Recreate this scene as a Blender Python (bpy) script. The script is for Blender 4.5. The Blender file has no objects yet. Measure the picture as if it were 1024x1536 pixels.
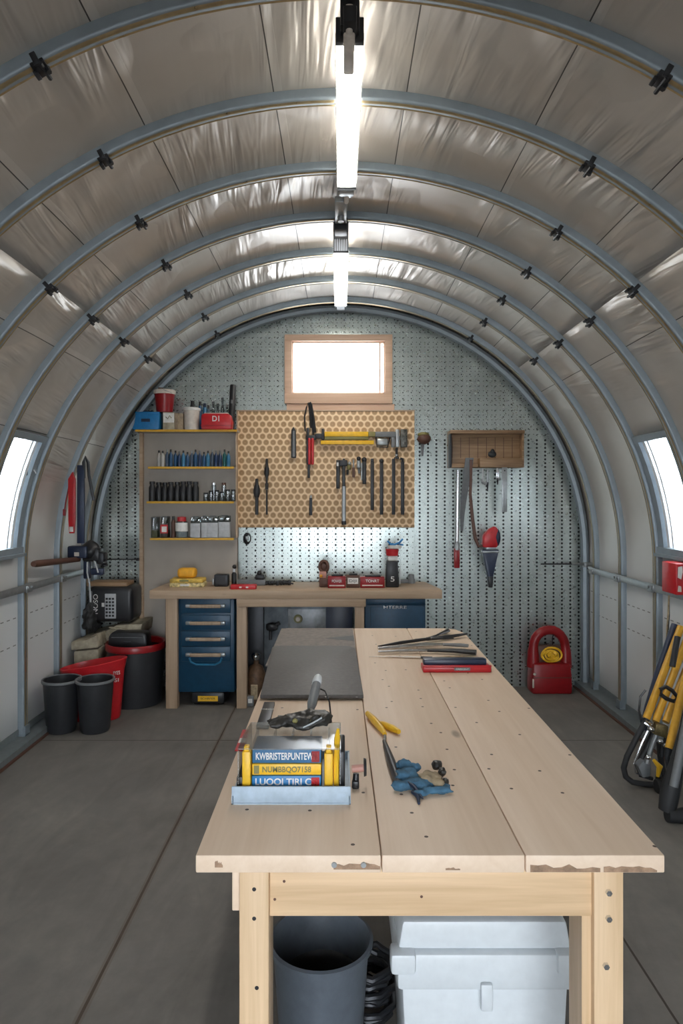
import bpy, bmesh, math, random
from mathutils import Vector, Matrix, Euler, noise as mnoise
PI = math.pi
random.seed(11)
S = bpy.context.scene
COL = S.collection
CAMZ = 1.55
def P(px, py, Y):
    return Vector(((px-510)*Y/1000.0, Y, CAMZ-(py-748)*Y/1000.0))
def ORD(i):
    return ['first','second','third','fourth','fifth','sixth','seventh','eighth','ninth','tenth','eleventh','twelfth','thirteenth','fourteenth','fifteenth','sixteenth','seventeenth','eighteenth','nineteenth','twentieth'][i]

# ------------------------------------------------------------------ materials
class NT:
    def __init__(s, name):
        s.m = bpy.data.materials.new(name); s.m.use_nodes = True
        s.t = s.m.node_tree; s.n = s.t.nodes; s.l = s.t.links
        s.b = s.n['Principled BSDF']; s._c = None
    def node(s, typ, **kw):
        n = s.n.new(typ)
        for k, v in kw.items(): setattr(n, k, v)
        return n
    def put(s, sock, v):
        if hasattr(v, 'is_output'): s.l.new(v, sock)
        else: sock.default_value = v
    def co(s, which='Object'):
        if s._c is None: s._c = s.node('ShaderNodeTexCoord')
        return s._c.outputs[which]
    def math(s, op, a, b=None, c=None, clamp=False):
        n = s.node('ShaderNodeMath', operation=op, use_clamp=clamp)
        s.put(n.inputs[0], a)
        if b is not None: s.put(n.inputs[1], b)
        if c is not None: s.put(n.inputs[2], c)
        return n.outputs[0]
    def xyz(s, v):
        n = s.node('ShaderNodeSeparateXYZ'); s.l.new(v, n.inputs[0]); return n.outputs
    def comb(s, x, y, z):
        n = s.node('ShaderNodeCombineXYZ')
        for i, v in enumerate((x, y, z)): s.put(n.inputs[i], v)
        return n.outputs[0]
    def scale(s, v, sc):
        n = s.node('ShaderNodeMapping'); s.l.new(v, n.inputs[0]); n.inputs['Scale'].default_value = sc; return n.outputs[0]
    def noise(s, v, scale, detail=4, rough=.6, dist=0):
        n = s.node('ShaderNodeTexNoise'); s.l.new(v, n.inputs['Vector'])
        n.inputs['Scale'].default_value = scale; n.inputs['Detail'].default_value = detail
        n.inputs['Roughness'].default_value = rough; n.inputs['Distortion'].default_value = dist
        return n.outputs[0]
    def vor(s, v, scale, rnd=1.0, out='Distance', dim='3D'):
        n = s.node('ShaderNodeTexVoronoi'); s.l.new(v, n.inputs['Vector'])
        n.inputs['Scale'].default_value = scale; n.inputs['Randomness'].default_value = rnd; n.voronoi_dimensions = dim
        return n.outputs[out]
    def ramp(s, f, stops):
        n = s.node('ShaderNodeValToRGB'); s.put(n.inputs[0], f)
        e = n.color_ramp.elements
        while len(e) < len(stops): e.new(.5)
        for el, (p, c) in zip(e, stops):
            el.position = p; el.color = (*c, 1) if not isinstance(c, (int, float)) else (c, c, c, 1)
        return n.outputs[0]
    def mix(s, f, a, b):
        n = s.node('ShaderNodeMix', data_type='RGBA'); s.put(n.inputs[0], f)
        s.put(n.inputs[6], (*a, 1) if isinstance(a, tuple) else a)
        s.put(n.inputs[7], (*b, 1) if isinstance(b, tuple) else b)
        return n.outputs[2]
    def bump(s, h, strength=.3, dist=.01):
        n = s.node('ShaderNodeBump'); n.inputs['Strength'].default_value = strength
        n.inputs['Distance'].default_value = dist; s.l.new(h, n.inputs['Height'])
        s.l.new(n.outputs[0], s.b.inputs['Normal'])
    def color(s, c): s.put(s.b.inputs['Base Color'], (*c, 1) if isinstance(c, tuple) else c)
    def rough(s, r): s.put(s.b.inputs['Roughness'], r)
    def metal(s, r): s.put(s.b.inputs['Metallic'], r)

MC = {}
def plain(name, c, rough=.5, metal=0, var=.12, bump=0, scale=30):
    if name in MC: return MC[name]
    t = NT(name)
    f = t.noise(t.co(), scale, 3)
    lo = tuple(max(0, x*(1-var)) for x in c); hi = tuple(min(1, x*(1+var)) for x in c)
    t.color(t.ramp(f, [(.3, lo), (.7, hi)])); t.rough(t.math('MULTIPLY_ADD', f, .12, rough-.06)); t.metal(metal)
    if bump: t.bump(f, bump, .004)
    MC[name] = t.m; return t.m

def wood(name, c1, c2, axis=1, holes=False, rough=.5):
    if name in MC: return MC[name]
    t = NT(name); sc = [14, 14, 14]; sc[axis] = .9
    v = t.scale(t.co(), sc)
    f = t.noise(v, 1.6, 6, .6, .6)
    g = t.noise(t.scale(t.co(), [60 if i != axis else 2 for i in range(3)]), 1.5, 3)
    h = t.math('ADD', t.math('MULTIPLY', f, .7), t.math('MULTIPLY', g, .3))
    c = t.ramp(h, [(.32, c1), (.62, c2)])
    kn = t.vor(t.scale(t.co(), [2.2 if i != axis else .9 for i in range(3)]), 2.2)
    c = t.mix(t.ramp(kn, [(.035, .7), (.075, 0)]), c, tuple(x*.35 for x in c1))
    if holes:
        p = t.xyz(t.co())
        cell = t.comb(p[0], p[1], 0)
        d = t.vor(cell, 8.5, .55, dim='2D')
        rnd = t.vor(cell, 8.5, .55, 'Color', dim='2D')
        hit = t.math('MULTIPLY', t.math('LESS_THAN', d, .036), t.math('GREATER_THAN', t.xyz(rnd)[0], .3))
        up = t.math('GREATER_THAN', t.xyz(t.co('Normal'))[2], .8)
        c = t.mix(t.math('MULTIPLY', hit, up), c, (.07, .045, .03))
    t.color(c); t.rough(rough); t.bump(h, .12, .003)
    MC[name] = t.m; return t.m

def emis(name, c, st):
    t = NT(name); t.color(c); t.put(t.b.inputs['Emission Color'], (*c, 1)); t.b.inputs['Emission Strength'].default_value = st
    return t.m
def thin_glass(name, tint=(1, 1, 1), gl=.08, rough=.03):
    if name in MC: return MC[name]
    m = bpy.data.materials.new(name); m.use_nodes = True; n = m.node_tree.nodes; l = m.node_tree.links
    n.remove(n['Principled BSDF'])
    a = n.new('ShaderNodeBsdfTransparent'); a.inputs[0].default_value = (*tint, 1)
    b = n.new('ShaderNodeBsdfGlossy'); b.inputs['Roughness'].default_value = rough
    x = n.new('ShaderNodeMixShader'); x.inputs[0].default_value = gl
    l.new(a.outputs[0], x.inputs[1]); l.new(b.outputs[0], x.inputs[2]); l.new(x.outputs[0], n['Material Output'].inputs[0])
    MC[name] = m; return m

def m_shell():
    t = NT('insulation_foil')
    uv = t.xyz(t.co('UV'))             # u = panel index (14.5 deg per panel), v = metres along
    u, v = uv[0], uv[1]
    fr = t.math('FRACT', u)
    dist = t.math('ABSOLUTE', t.math('SUBTRACT', fr, .5))      # .5 at seam
    seam = t.math('GREATER_THAN', dist, .4955)
    tape = t.math('GREATER_THAN', t.math('ABSOLUTE', t.math('SUBTRACT', t.math('FRACT', t.math('ADD', u, -.035)), .5)), .47)
    high = t.math('LESS_THAN', t.math('ABSOLUTE', u), 4.6)
    wr = t.noise(t.comb(t.math('ADD', t.math('MULTIPLY', u, 8), t.math('MULTIPLY', v, 1.6)), t.math('MULTIPLY', v, 1.6), 0), 1.0, 2.2, .5, .5)
    mask = t.ramp(t.noise(t.comb(t.math('MULTIPLY', u, 1.1), t.math('MULTIPLY', v, 1.4), 4.0), 1.0, 2), [(.42, .03), (.68, 1.0)])
    n2 = t.noise(t.co(), 3, 3)
    c = t.ramp(n2, [(.3, (.47, .435, .395)), (.7, (.53, .495, .455))])
    tp = t.math('MULTIPLY', tape, high)
    c = t.mix(t.math('MULTIPLY', tp, .25), c, (.74, .71, .67))
    c = t.mix(t.math('MULTIPLY', seam, high), c, (.07, .065, .06))
    p = t.xyz(t.co())
    low = t.math('MULTIPLY', t.math('LESS_THAN', p[2], 1.5), 1.0)
    lowf = t.ramp(t.math('DIVIDE', p[2], 2.0), [(.42, 1.0), (.78, 0.0)])
    c = t.mix(t.math('MULTIPLY', lowf, .8), c, (.66, .69, .71))
    # dashed screw lines on the lower right wall
    p = t.xyz(t.co())
    for z in (.80, .63):
        ln = t.math('LESS_THAN', t.math('ABSOLUTE', t.math('SUBTRACT', p[2], z)), .0035)
        ds = t.math('LESS_THAN', t.math('FRACT', t.math('MULTIPLY', p[1], 13.0)), .5)
        c = t.mix(t.math('MULTIPLY', t.math('MULTIPLY', ln, ds), .8), c, (.08, .075, .07))
    t.color(c); t.rough(.35); t.metal(t.math('MULTIPLY', t.math('SUBTRACT', 1.0, lowf), .42))
    hgt = t.math('ADD', t.math('MULTIPLY', t.math('MULTIPLY', wr, mask), t.math('MULTIPLY', high, 1.0)), t.math('MULTIPLY', tp, .05))
    t.bump(hgt, .6, .05)
    return t.m

def grid_dots(t, x, z, sx, sz, r, ox=0., oz=0.):
    fx = t.math('SUBTRACT', t.math('FRACT', t.math('ADD', t.math('DIVIDE', x, sx), ox)), .5)
    fz = t.math('SUBTRACT', t.math('FRACT', t.math('ADD', t.math('DIVIDE', z, sz), oz)), .5)
    fx = t.math('MULTIPLY', fx, sx); fz = t.math('MULTIPLY', fz, sz)
    d = t.math('SQRT', t.math('ADD', t.math('MULTIPLY', fx, fx), t.math('MULTIPLY', fz, fz)))
    return t.math('LESS_THAN', d, r)

def m_perf(name, dense=False):
    t = NT(name); p = t.xyz(t.co()); x, z = p[0], p[2]
    sp = t.vor(t.co(), 80, 1.0, 'Color'); spv = t.xyz(sp)[0]
    n = t.noise(t.co(), 4, 4)
    c = t.ramp(t.math('ADD', t.math('MULTIPLY', spv, .12), t.math('MULTIPLY', n, .88)), [(.25, (.42, .475, .46)), (.75, (.60, .655, .635))])
    if dense:
        h1 = grid_dots(t, x, z, .073, .045, .0085)
        h2 = grid_dots(t, x, z, .0365, .045, .0036, .25, .5)
    else:
        big = t.math('LESS_THAN', z, 2.05)
        ha = t.math('MULTIPLY', grid_dots(t, x, z, .0690, .0315, .0088), big)
        hb = t.math('MULTIPLY', grid_dots(t, x, z, .0690, .050, .0052), t.math('SUBTRACT', 1.0, big))
        h1 = t.math('MAXIMUM', ha, hb)
        lft = t.math('MAXIMUM', t.math('LESS_THAN', x, -.4), t.math('SUBTRACT', 1.0, big))
        h2 = t.math('MULTIPLY', grid_dots(t, x, z, .0345, .040, .0036, .25, .5), lft)
    h = t.math('MAXIMUM', h1, h2)
    t.color(t.mix(h, c, (.010, .012, .013)))
    t.metal(t.math('MULTIPLY', t.math('SUBTRACT', 1.0, h), .85))
    t.rough(t.math('MULTIPLY_ADD', spv, .05, .27))
    t.bump(t.math('ADD', t.math('MULTIPLY', n, .5), t.math('MULTIPLY', t.math('SUBTRACT', 1.0, h), .3)), .2, .004)
    return t.m

def m_hex():
    t = NT('honeycomb_board'); p = t.xyz(t.co()); s = .0285
    def cen(ox, oz):
        fx = t.math('SUBTRACT', t.math('FRACT', t.math('ADD', t.math('DIVIDE', p[0], s*2), ox)), .5)
        fz = t.math('SUBTRACT', t.math('FRACT', t.math('ADD', t.math('DIVIDE', p[2], s*2*1.732), oz)), .5)
        fx = t.math('MULTIPLY', fx, 2.0); fz = t.math('MULTIPLY', fz, 2*1.732)
        return t.math('SQRT', t.math('ADD', t.math('MULTIPLY', fx, fx), t.math('MULTIPLY', fz, fz)))
    d = t.math('MINIMUM', cen(0, 0), cen(.5, .5))
    n = t.noise(t.co(), 6, 4)
    d2 = t.math('ADD', d, t.math('MULTIPLY', t.math('SUBTRACT', n, .5), .12))
    c = t.ramp(d2, [(.20, (.46, .29, .15)), (.40, (.33, .20, .10)), (.52, (.43, .27, .14)), (.74, (.48, .31, .165)), (.87, (.84, .63, .40))])
    t.color(c); t.rough(.55); t.bump(d, .4, .004)
    return t.m

def m_floor():
    t = NT('concrete'); p = t.xyz(t.co())
    n1 = t.noise(t.co(), 1.1, 6, .6, .4); n2 = t.noise(t.co(), 14, 5, .7); n3 = t.noise(t.scale(t.co(), (3, .8, 1)), 2.2, 4, .6, 1.5)
    f = t.math('ADD', t.math('MULTIPLY', n1, .5), t.math('ADD', t.math('MULTIPLY', n2, .25), t.math('MULTIPLY', n3, .25)))
    c = t.ramp(f, [(.34, (.092, .086, .078)), (.5, (.148, .138, .125)), (.66, (.215, .20, .18))])
    def line(a, at, w, dep):
        return t.math('LESS_THAN', t.math('ABSOLUTE', t.math('SUBTRACT', t.math('ADD', a, t.math('MULTIPLY', n3, .006)), at)), w)
    g = t.math('MAXIMUM', line(p[0], -.775, .005, 0), line(p[1], 4.28, .0035, 0))
    g = t.math('MAXIMUM', g, line(p[0], 1.0, .004, 0))
    c = t.mix(g, c, (.035, .026, .018))
    halo = line(p[0], -.775, .014, 0)
    c = t.mix(t.math('MULTIPLY', halo, .35), c, (.10, .065, .04))
    t.color(c); t.rough(t.ramp(n2, [(.3, .62), (.7, .82)]))
    t.bump(t.math('SUBTRACT', n2, g), .2, .004)
    return t.m

M_shell = m_shell(); M_perf = m_perf('galvanised_perforated_sheet'); M_perf2 = m_perf('galvanised_pegboard', True)
M_hex = m_hex(); M_floor = m_floor()
M_rib = plain('galvanised_rib', (.25, .295, .33), .42, .40, .08, .05, 12)
M_lip = plain('gold_reflection_lip', (.42, .34, .20), .30, .75)  # warm gold colour stands in for wood and lamp reflections on rib undersides
M_steel = plain('zinc_steel', (.34, .36, .37), .35, .7)
M_channel = plain('base_channel', (.20, .23, .24), .5, .4)
M_darkm = plain('dark_metal', (.035, .037, .042), .4, .5)
M_black = plain('black_plastic', (.014, .015, .018), .38)
M_rubber = plain('black_rubber', (.018, .019, .021), .6)
M_grey = plain('grey_plastic', (.16, .17, .18), .5)
M_lgrey = plain('light_grey_plastic', (.45, .47, .49), .45)
M_chrome = plain('chrome', (.65, .66, .68), .18, 1.0)
M_red = plain('red_plastic', (.48, .012, .018), .35)
M_dred = plain('deep_red_plastic', (.26, .006, .010), .32)
M_yel = plain('yellow_plastic', (.80, .47, .02), .4)
M_yel2 = plain('amber_tube', (.62, .33, .03), .35)
M_ora = plain('orange_foam', (.75, .36, .02), .6)
M_shelfy = plain('yellow_edge', (.62, .36, .03), .5)
M_blue = plain('blue_steel', (.004, .046, .098), .38, .05)
M_bblue = plain('bright_blue_plastic', (.01, .17, .42), .4)
M_navy = plain('navy_tube', (.012, .022, .055), .35)
M_tblue = plain('bench_bin_blue', (.40, .50, .60), .45)
M_white = plain('white_plastic', (.62, .66, .69), .4, 0, .04)
M_whitel = plain('white_label', (.72, .72, .70), .6)
M_cream = plain('cream_plastic', (.62, .56, .50), .5)
M_beige = plain('painted_board', (.40, .36, .315), .6, 0, .06, 0, 5)
M_brown = plain('cardboard', (.30, .23, .16), .8, 0, .35, .4, 18)
M_dust = plain('crumpled_paper', (.36, .32, .24), .8, 0, .4, .6, 14)
M_mat = plain('cutting_mat', (.095, .090, .088), .55, 0, .2, .05, 60)
M_mat2 = plain('worn_mat', (.17, .145, .130), .6, 0, .25, .05, 40)
M_bag = plain('bin_dark', (.022, .024, .028), .45)
M_bkt = plain('slate_bucket', (.085, .100, .120), .42)
M_glove = plain('blue_cloth', (.05, .13, .21), .85, 0, .35, .5, 40)
M_tan = plain('tan_cloth', (.32, .25, .16), .85, 0, .35, .5, 40)
M_bglove = plain('black_glove', (.025, .023, .02), .45, 0, .4, .5, 30)
M_mach = plain('stained_sheet_metal', (.10, .115, .13), .42, .6, .6, .1, 7)
M_rack = wood('rustic_wood', (.16, .09, .045), (.42, .27, .15), 0)
M_pine = wood('pine_top', (.66, .50, .365), (.73, .575, .44), 1, True, .5)
M_pineL = wood('pine_leg', (.50, .335, .185), (.68, .49, .31), 2)
M_pineA = wood('pine_apron', (.52, .35, .20), (.70, .50, .31), 0)
M_bench = wood('bench_wood', (.36, .25, .16), (.50, .37, .26), 0)
M_benchL = wood('bench_leg_wood', (.31, .215, .14), (.45, .33, .225), 2)
M_peach = wood('window_wood', (.60, .39, .27), (.72, .50, .36), 0)
M_glass = thin_glass('window_glass', (1, 1, 1), .05)
M_clear = thin_glass('clear_plastic', (.78, .79, .79), .17, .22)
M_jar = thin_glass('jar_glass', (.62, .68, .70), .14, .05)
M_lamp = emis('lamp_diffuser', (1.0, .95, .86), 49)
M_olive = plain('olive_plastic', (.20, .18, .06), .5)
M_brownp = plain('brown_handle', (.10, .045, .03), .5)
M_pink = plain('pink_wood', (.50, .25, .20), .5)

# ------------------------------------------------------------------ mesh helpers
class MB:
    def __init__(s): s.bm = bmesh.new(); s.mi = 0
    def _post(s, vs, M=None):
        if M is not None: bmesh.ops.transform(s.bm, matrix=M, verts=vs)
        fs = set()
        for v in vs: fs.update(v.link_faces)
        for f in fs: f.material_index = s.mi
        return s
    def box(s, x0, x1, y0, y1, z0, z1, bev=0, M=None, seg=2):
        r = bmesh.ops.create_cube(s.bm, size=1); vs = r['verts']
        for v in vs:
            v.co.x = x0+(v.co.x+.5)*(x1-x0); v.co.y = y0+(v.co.y+.5)*(y1-y0); v.co.z = z0+(v.co.z+.5)*(z1-z0)
        if bev:
            es = list({e for v in vs for e in v.link_edges})
            r = bmesh.ops.bevel(s.bm, geom=es, offset=bev, segments=seg, profile=.5, affect='EDGES')
            vs = list({v for f in r['faces'] for v in f.verts} | {v for v in vs if v.is_valid})
        return s._post(vs, M)
    def prism(s, pts, a0, a1, axis='y', bev=0, M=None):
        def mk(p, a):
            return {'y': (p[0], a, p[1]), 'x': (a, p[0], p[1]), 'z': (p[0], p[1], a)}[axis]
        lo = [s.bm.verts.new(mk(p, a0)) for p in pts]; hi = [s.bm.verts.new(mk(p, a1)) for p in pts]
        n = len(pts); fs = [s.bm.faces.new(lo), s.bm.faces.new(hi[::-1])]
        for i in range(n): fs.append(s.bm.faces.new((lo[i], hi[i], hi[(i+1) % n], lo[(i+1) % n])))
        bmesh.ops.recalc_face_normals(s.bm, faces=fs)
        vs = lo+hi
        if bev:
            es = list({e for v in vs for e in v.link_edges})
            r = bmesh.ops.bevel(s.bm, geom=es, offset=bev, segments=2, profile=.5, affect='EDGES')
            vs = list({v for f in r['faces'] for v in f.verts} | {v for v in vs if v.is_valid})
        return s._post(vs, M)
    def tube(s, pts, r, seg=10, closed=False, M=None, flat=1.0):
        pts = [Vector(p) for p in pts]; n = len(pts)
        rs = r if isinstance(r, (list, tuple)) else [r]*n
        rings = []; up = None
        for i, p in enumerate(pts):
            if closed: d = pts[(i+1) % n]-pts[i-1]
            else: d = pts[min(i+1, n-1)]-pts[max(i-1, 0)]
            d.normalize()
            if up is None:
                up = Vector((0, 0, 1)) if abs(d.z) < .9 else Vector((0, 1, 0))
            a = up-d*up.dot(d)
            if a.length < 1e-4: a = d.orthogonal()
            a.normalize(); b = d.cross(a); up = a
            rings.append([s.bm.verts.new(p+rs[i]*(a*math.cos(2*PI*k/seg)*flat+b*math.sin(2*PI*k/seg))) for k in range(seg)])
        m = n if closed else n-1
        for i in range(m):
            A, B = rings[i], rings[(i+1) % n]
            for k in range(seg): s.bm.faces.new((A[k], B[k], B[(k+1) % seg], A[(k+1) % seg]))
        if not closed:
            s.bm.faces.new(rings[0]); s.bm.faces.new(rings[-1][::-1])
        return s._post([v for R_ in rings for v in R_], M)
    def lathe(s, prof, seg=24, c=(0, 0, 0), sx=1, sy=1, M=None):
        rings = []
        for r, z in prof:
            if r < 1e-5: rings.append([s.bm.verts.new((c[0], c[1], c[2]+z))])
            else: rings.append([s.bm.verts.new((c[0]+sx*r*math.cos(2*PI*k/seg), c[1]+sy*r*math.sin(2*PI*k/seg), c[2]+z)) for k in range(seg)])
        for A, B in zip(rings, rings[1:]):
            if len(A) == 1 and len(B) == 1: continue
            for k in range(seg):
                q = (k+1) % seg
                if len(A) == 1: s.bm.faces.new((A[0], B[k], B[q]))
                elif len(B) == 1: s.bm.faces.new((A[k], B[0], A[q]))
                else: s.bm.faces.new((A[k], B[k], B[q], A[q]))
        return s._post([v for R_ in rings for v in R_], M)
    def ball(s, c, r, sub=2, nz=0, freq=20, M=None):
        res = bmesh.ops.create_icosphere(s.bm, subdivisions=sub, radius=1)
        r = r if isinstance(r, (tuple, list)) else (r, r, r)
        for v in res['verts']:
            d = 1+nz*mnoise.noise(v.co*freq+Vector(c)*37)
            v.co = Vector((v.co.x*r[0]*d, v.co.y*r[1]*d, v.co.z*r[2]*d))
            v.co += Vector(c)
        return s._post(res['verts'], M)
    def build(s, name, mats, parent=None, smooth=True, fix=True):
        if fix: bmesh.ops.recalc_face_normals(s.bm, faces=s.bm.faces)
        me = bpy.data.meshes.new(name); s.bm.to_mesh(me); s.bm.free()
        for m in (mats if isinstance(mats, (list, tuple)) else [mats]): me.materials.append(m)
        o = bpy.data.objects.new(name, me); COL.objects.link(o)
        if smooth:
            for p in me.polygons: p.use_smooth = True
            me.set_sharp_from_angle(angle=math.radians(38))
        if parent is not None: o.parent = parent
        return o
def tag(o, label, cat, group=None):
    o['label'] = label; o['category'] = cat
    if group: o['group'] = group
    return o
def thing(name, label, cat, loc=(0, 0, 0), rz=0, group=None, rot=None):
    o = bpy.data.objects.new(name, None); COL.objects.link(o); o.empty_display_size = .05
    o.location = loc; o.rotation_euler = rot if rot else (0, 0, rz)
    return tag(o, label, cat, group)
def struct(o): o['kind'] = 'structure'; return o
def text_mesh(s, size, mat, name='lettering', parent=None, loc=(0, 0, 0), rot=(PI/2, 0, 0), depth=.0006, width=None, bold=0):
    cu = bpy.data.curves.new('t', 'FONT'); cu.body = s; cu.size = size; cu.extrude = depth; cu.offset = bold
    cu.align_x = 'CENTER'; cu.align_y = 'CENTER'
    ob = bpy.data.objects.new('t', cu); COL.objects.link(ob)
    dg = bpy.context.evaluated_depsgraph_get(); dg.update()
    me = bpy.data.meshes.new_from_object(ob.evaluated_get(dg)); bpy.data.objects.remove(ob); bpy.data.curves.remove(cu)
    me.materials.clear(); me.materials.append(mat); me.name = name
    if width and me.vertices:
        xs = [v.co.x for v in me.vertices]; k = width/(max(xs)-min(xs))
        for v in me.vertices: v.co.x *= k
    o = bpy.data.objects.new(name, me); COL.objects.link(o); o.location = loc; o.rotation_euler = rot
    if parent is not None: o.parent = parent
    return o
def copy_tree(o, parent=None):
    c = o.copy(); COL.objects.link(c); c.parent = parent
    for ch in list(o.children): copy_tree(ch, c)
    return c

# ------------------------------------------------------------------ the shell
YW = 5.50; YF = -1.2; R = 2.038; ZC = 1.10; RI = 1.998
RIBY = [2.045, 2.605, 3.165, 3.71, 4.24, 4.77, 5.26]
def arc(a, r):      # a: degrees from vertical, + right ; beyond 90 = straight wall, 'a-90' in 3-cm steps
    t = math.radians(a); return Vector((r*math.sin(t), 0, ZC+r*math.cos(t)))
def bulge(y):
    ys = [YF]+[2.08-.54*k for k in range(6, 0, -1)]+RIBY+[YW]
    for a, b in zip(ys, ys[1:]):
        if a <= y <= b: return .014*math.sin(PI*(y-a)/(b-a))
    return 0
def shell(name, prof, holes=()):
    """prof: list of (x,z,u, nx,nz, wavy)"""
    bm = bmesh.new(); uvl = bm.loops.layers.uv.new('UVMap')
    ys = []; y = YF
    marks = sorted({YF, YW} | {h[k] for h in holes for k in (0, 1)} | set(RIBY))
    for a, b in zip(marks, marks[1:]):
        n = max(1, int((b-a)/.07)); ys += [a+(b-a)*k/n for k in range(n)]
    ys.append(YW)
    g = []
    for y in ys:
        bl = bulge(y); g.append([bm.verts.new((p[0]+p[3]*bl*p[5], y, p[1]+p[4]*bl*p[5])) for p in prof])
    for i in range(len(ys)-1):
        for j in range(len(prof)-1):
            ym = (ys[i]+ys[i+1])/2; zm = (prof[j][1]+prof[j+1][1])/2
            if any(h[0] < ym < h[1] and h[2] < zm < h[3] for h in holes): continue
            f = bm.faces.new((g[i][j], g[i+1][j], g[i+1][j+1], g[i][j+1]))
            for lp, (a, b) in zip(f.loops, ((i, j), (i+1, j), (i+1, j+1), (i, j+1))):
                lp[uvl].uv = (prof[b][2], ys[a])
    me = bpy.data.meshes.new(name); bm.to_mesh(me); bm.free(); me.materials.append(M_shell)
    for p in me.polygons: p.use_smooth = True
    o = bpy.data.objects.new(name, me); COL.objects.link(o)
    md = o.modifiers.new('thickness', 'SOLIDIFY'); md.thickness = .05; md.offset = -1 if name != 'x' else 1
    struct(o); return o
ANG = 46.5
WZ0, WZ1 = 1.215, 1.93      # side window heights
WY0, WY1 = 3.765, 4.205
def side(sgn):
    pr = [(sgn*R, z, sgn*(7.2-z*.8), sgn, 0, 0) for z in (-.05, .3, .62, .9)]
    za = math.degrees(math.asin((WZ0-ZC)/R)); zb = math.degrees(math.asin((WZ1-ZC)/R))
    el = [0, za]+[za+(zb-za)*k/8 for k in range(1, 9)]+[zb+(ANG-zb)*k/9 for k in range(1, 10)]
    for e in el:
        p = arc(sgn*(90-e), R); n = arc(sgn*(90-e), 1)
        pr.append((p.x, p.z, sgn*(90-e)/14.5+.5, sgn*math.cos(math.radians(e)), math.sin(math.radians(e)), min(1, e/10)))
    return pr
eps = .004
o = shell('wall_right', side(1)[::-1], [(WY0, WY1, WZ0, WZ1)])
o = shell('wall_left', side(-1), [(WY0, WY1, WZ0, WZ1)])
cp = []
for k in range(49):
    a = -(90-ANG)+(180-2*ANG)*k/48; p = arc(a, R); t = math.radians(a)
    cp.append((p.x, p.z, a/14.5+.5, math.sin(t), math.cos(t), 1))
shell('ceiling', cp)

# floor
m = MB(); m.box(-2.6, 2.6, -7, 6.2, -.1, 0); struct(m.build('floor', M_floor, smooth=False))
# back wall: arched sheet with window opening
wx0, wx1 = (427-510)*YW/1000, (588-510)*YW/1000
wz1, wz0 = P(0, 503, YW).z, P(0, 606, YW).z
m = MB()
def wall_strip(x0, x1, n, zlo, zhi=None):
    for k in range(n):
        a = x0+(x1-x0)*k/n; b = x0+(x1-x0)*(k+1)/n
        ta = ZC+math.sqrt(max(0, (R+.03)**2-a*a)) if zhi is None else zhi
        tb = ZC+math.sqrt(max(0, (R+.03)**2-b*b)) if zhi is None else zhi
        vs = [m.bm.verts.new(v) for v in ((a, YW, zlo), (b, YW, zlo), (b, YW, tb), (a, YW, ta),
                                          (a, YW+.04, zlo), (b, YW+.04, zlo), (b, YW+.04, tb), (a, YW+.04, ta))]
        for f in ((0, 1, 2, 3), (5, 4, 7, 6), (3, 2, 6, 7), (1, 0, 4, 5)): m.bm.faces.new([vs[i] for i in f])
fi = .04
wall_strip(-(R+.03), wx0+fi, 40, -.02); wall_strip(wx1-fi, R+.03, 40, -.02)
wall_strip(wx0+fi, wx1-fi, 1, -.02, wz0+fi); wall_strip(wx0+fi, wx1-fi, 10, wz1-fi)
bmesh.ops.remove_doubles(m.bm, verts=m.bm.verts, dist=.0005)
struct(m.build('wall_back', M_perf, smooth=False))
# a darker vertical panel joint and arch trim on the wall
m = MB()
pts = [Vector((R-.03, 0, 0))]+[arc(90-k*3, R-.03) for k in range(61)]+[Vector((-(R-.03), 0, 0))]
m.tube([(p.x, YW-.03, p.z) for p in pts], .034, 8); struct(m.build('trim_1', M_rib))
m = MB(); n_ = 24; RR = R+.03; DW, DH = .82, 1.95  # unseen end wall, added with a narrowed doorway to hold back daylight
for k in range(n_):
    for s_ in (-1, 1):
        a = DW+(RR-DW)*k/n_; b = DW+(RR-DW)*(k+1)/n_
        ta = ZC+math.sqrt(max(0, RR*RR-a*a)); tb = ZC+math.sqrt(max(0, RR*RR-b*b))
        m.bm.faces.new([m.bm.verts.new(v) for v in ((s_*a, YF, 0), (s_*b, YF, 0), (s_*b, YF, tb), (s_*a, YF, ta))])
    a = -DW+2*DW*k/n_; b = -DW+2*DW*(k+1)/n_
    m.bm.faces.new([m.bm.verts.new(v) for v in ((a, YF, DH), (b, YF, DH), (b, YF, ZC+math.sqrt(RR*RR-b*b)), (a, YF, ZC+math.sqrt(RR*RR-a*a)))])
bmesh.ops.remove_doubles(m.bm, verts=m.bm.verts, dist=.001)
struct(m.build('wall_front_unseen', M_shell, smooth=False))
# back window
W = struct(MB().box(wx0, wx1, YW-.035, YW+.0, wz1-.055, wz1, .004).box(wx0, wx1, YW-.035, YW, wz0, wz0+.085, .004)
    .box(wx0, wx0+.062, YW-.034, YW, wz0+.08, wz1-.05, .004).box(wx1-.062, wx1, YW-.034, YW, wz0+.08, wz1-.05, .004).build('window_1', M_peach))
m = MB(); gx0, gx1, gz0, gz1 = wx0+.055, wx1-.055, wz0+.078, wz1-.05
m.box(gx0, gx1, YW-.01, YW+.03, gz0, gz0+.016).box(gx0, gx1, YW-.01, YW+.03, gz1-.016, gz1).box(gx0, gx0+.016, YW-.01, YW+.03, gz0, gz1).box(gx1-.016, gx1, YW-.01, YW+.03, gz0, gz1)
m.box(gx1-.052, gx1-.04, YW-.005, YW+.02, gz0, gz1)
m.build('sash', M_peach, W, False)
m = MB(); m.box(gx0, gx1, YW+.012, YW+.016, gz0, gz1); m.build('pane', M_glass, W, False)
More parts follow.
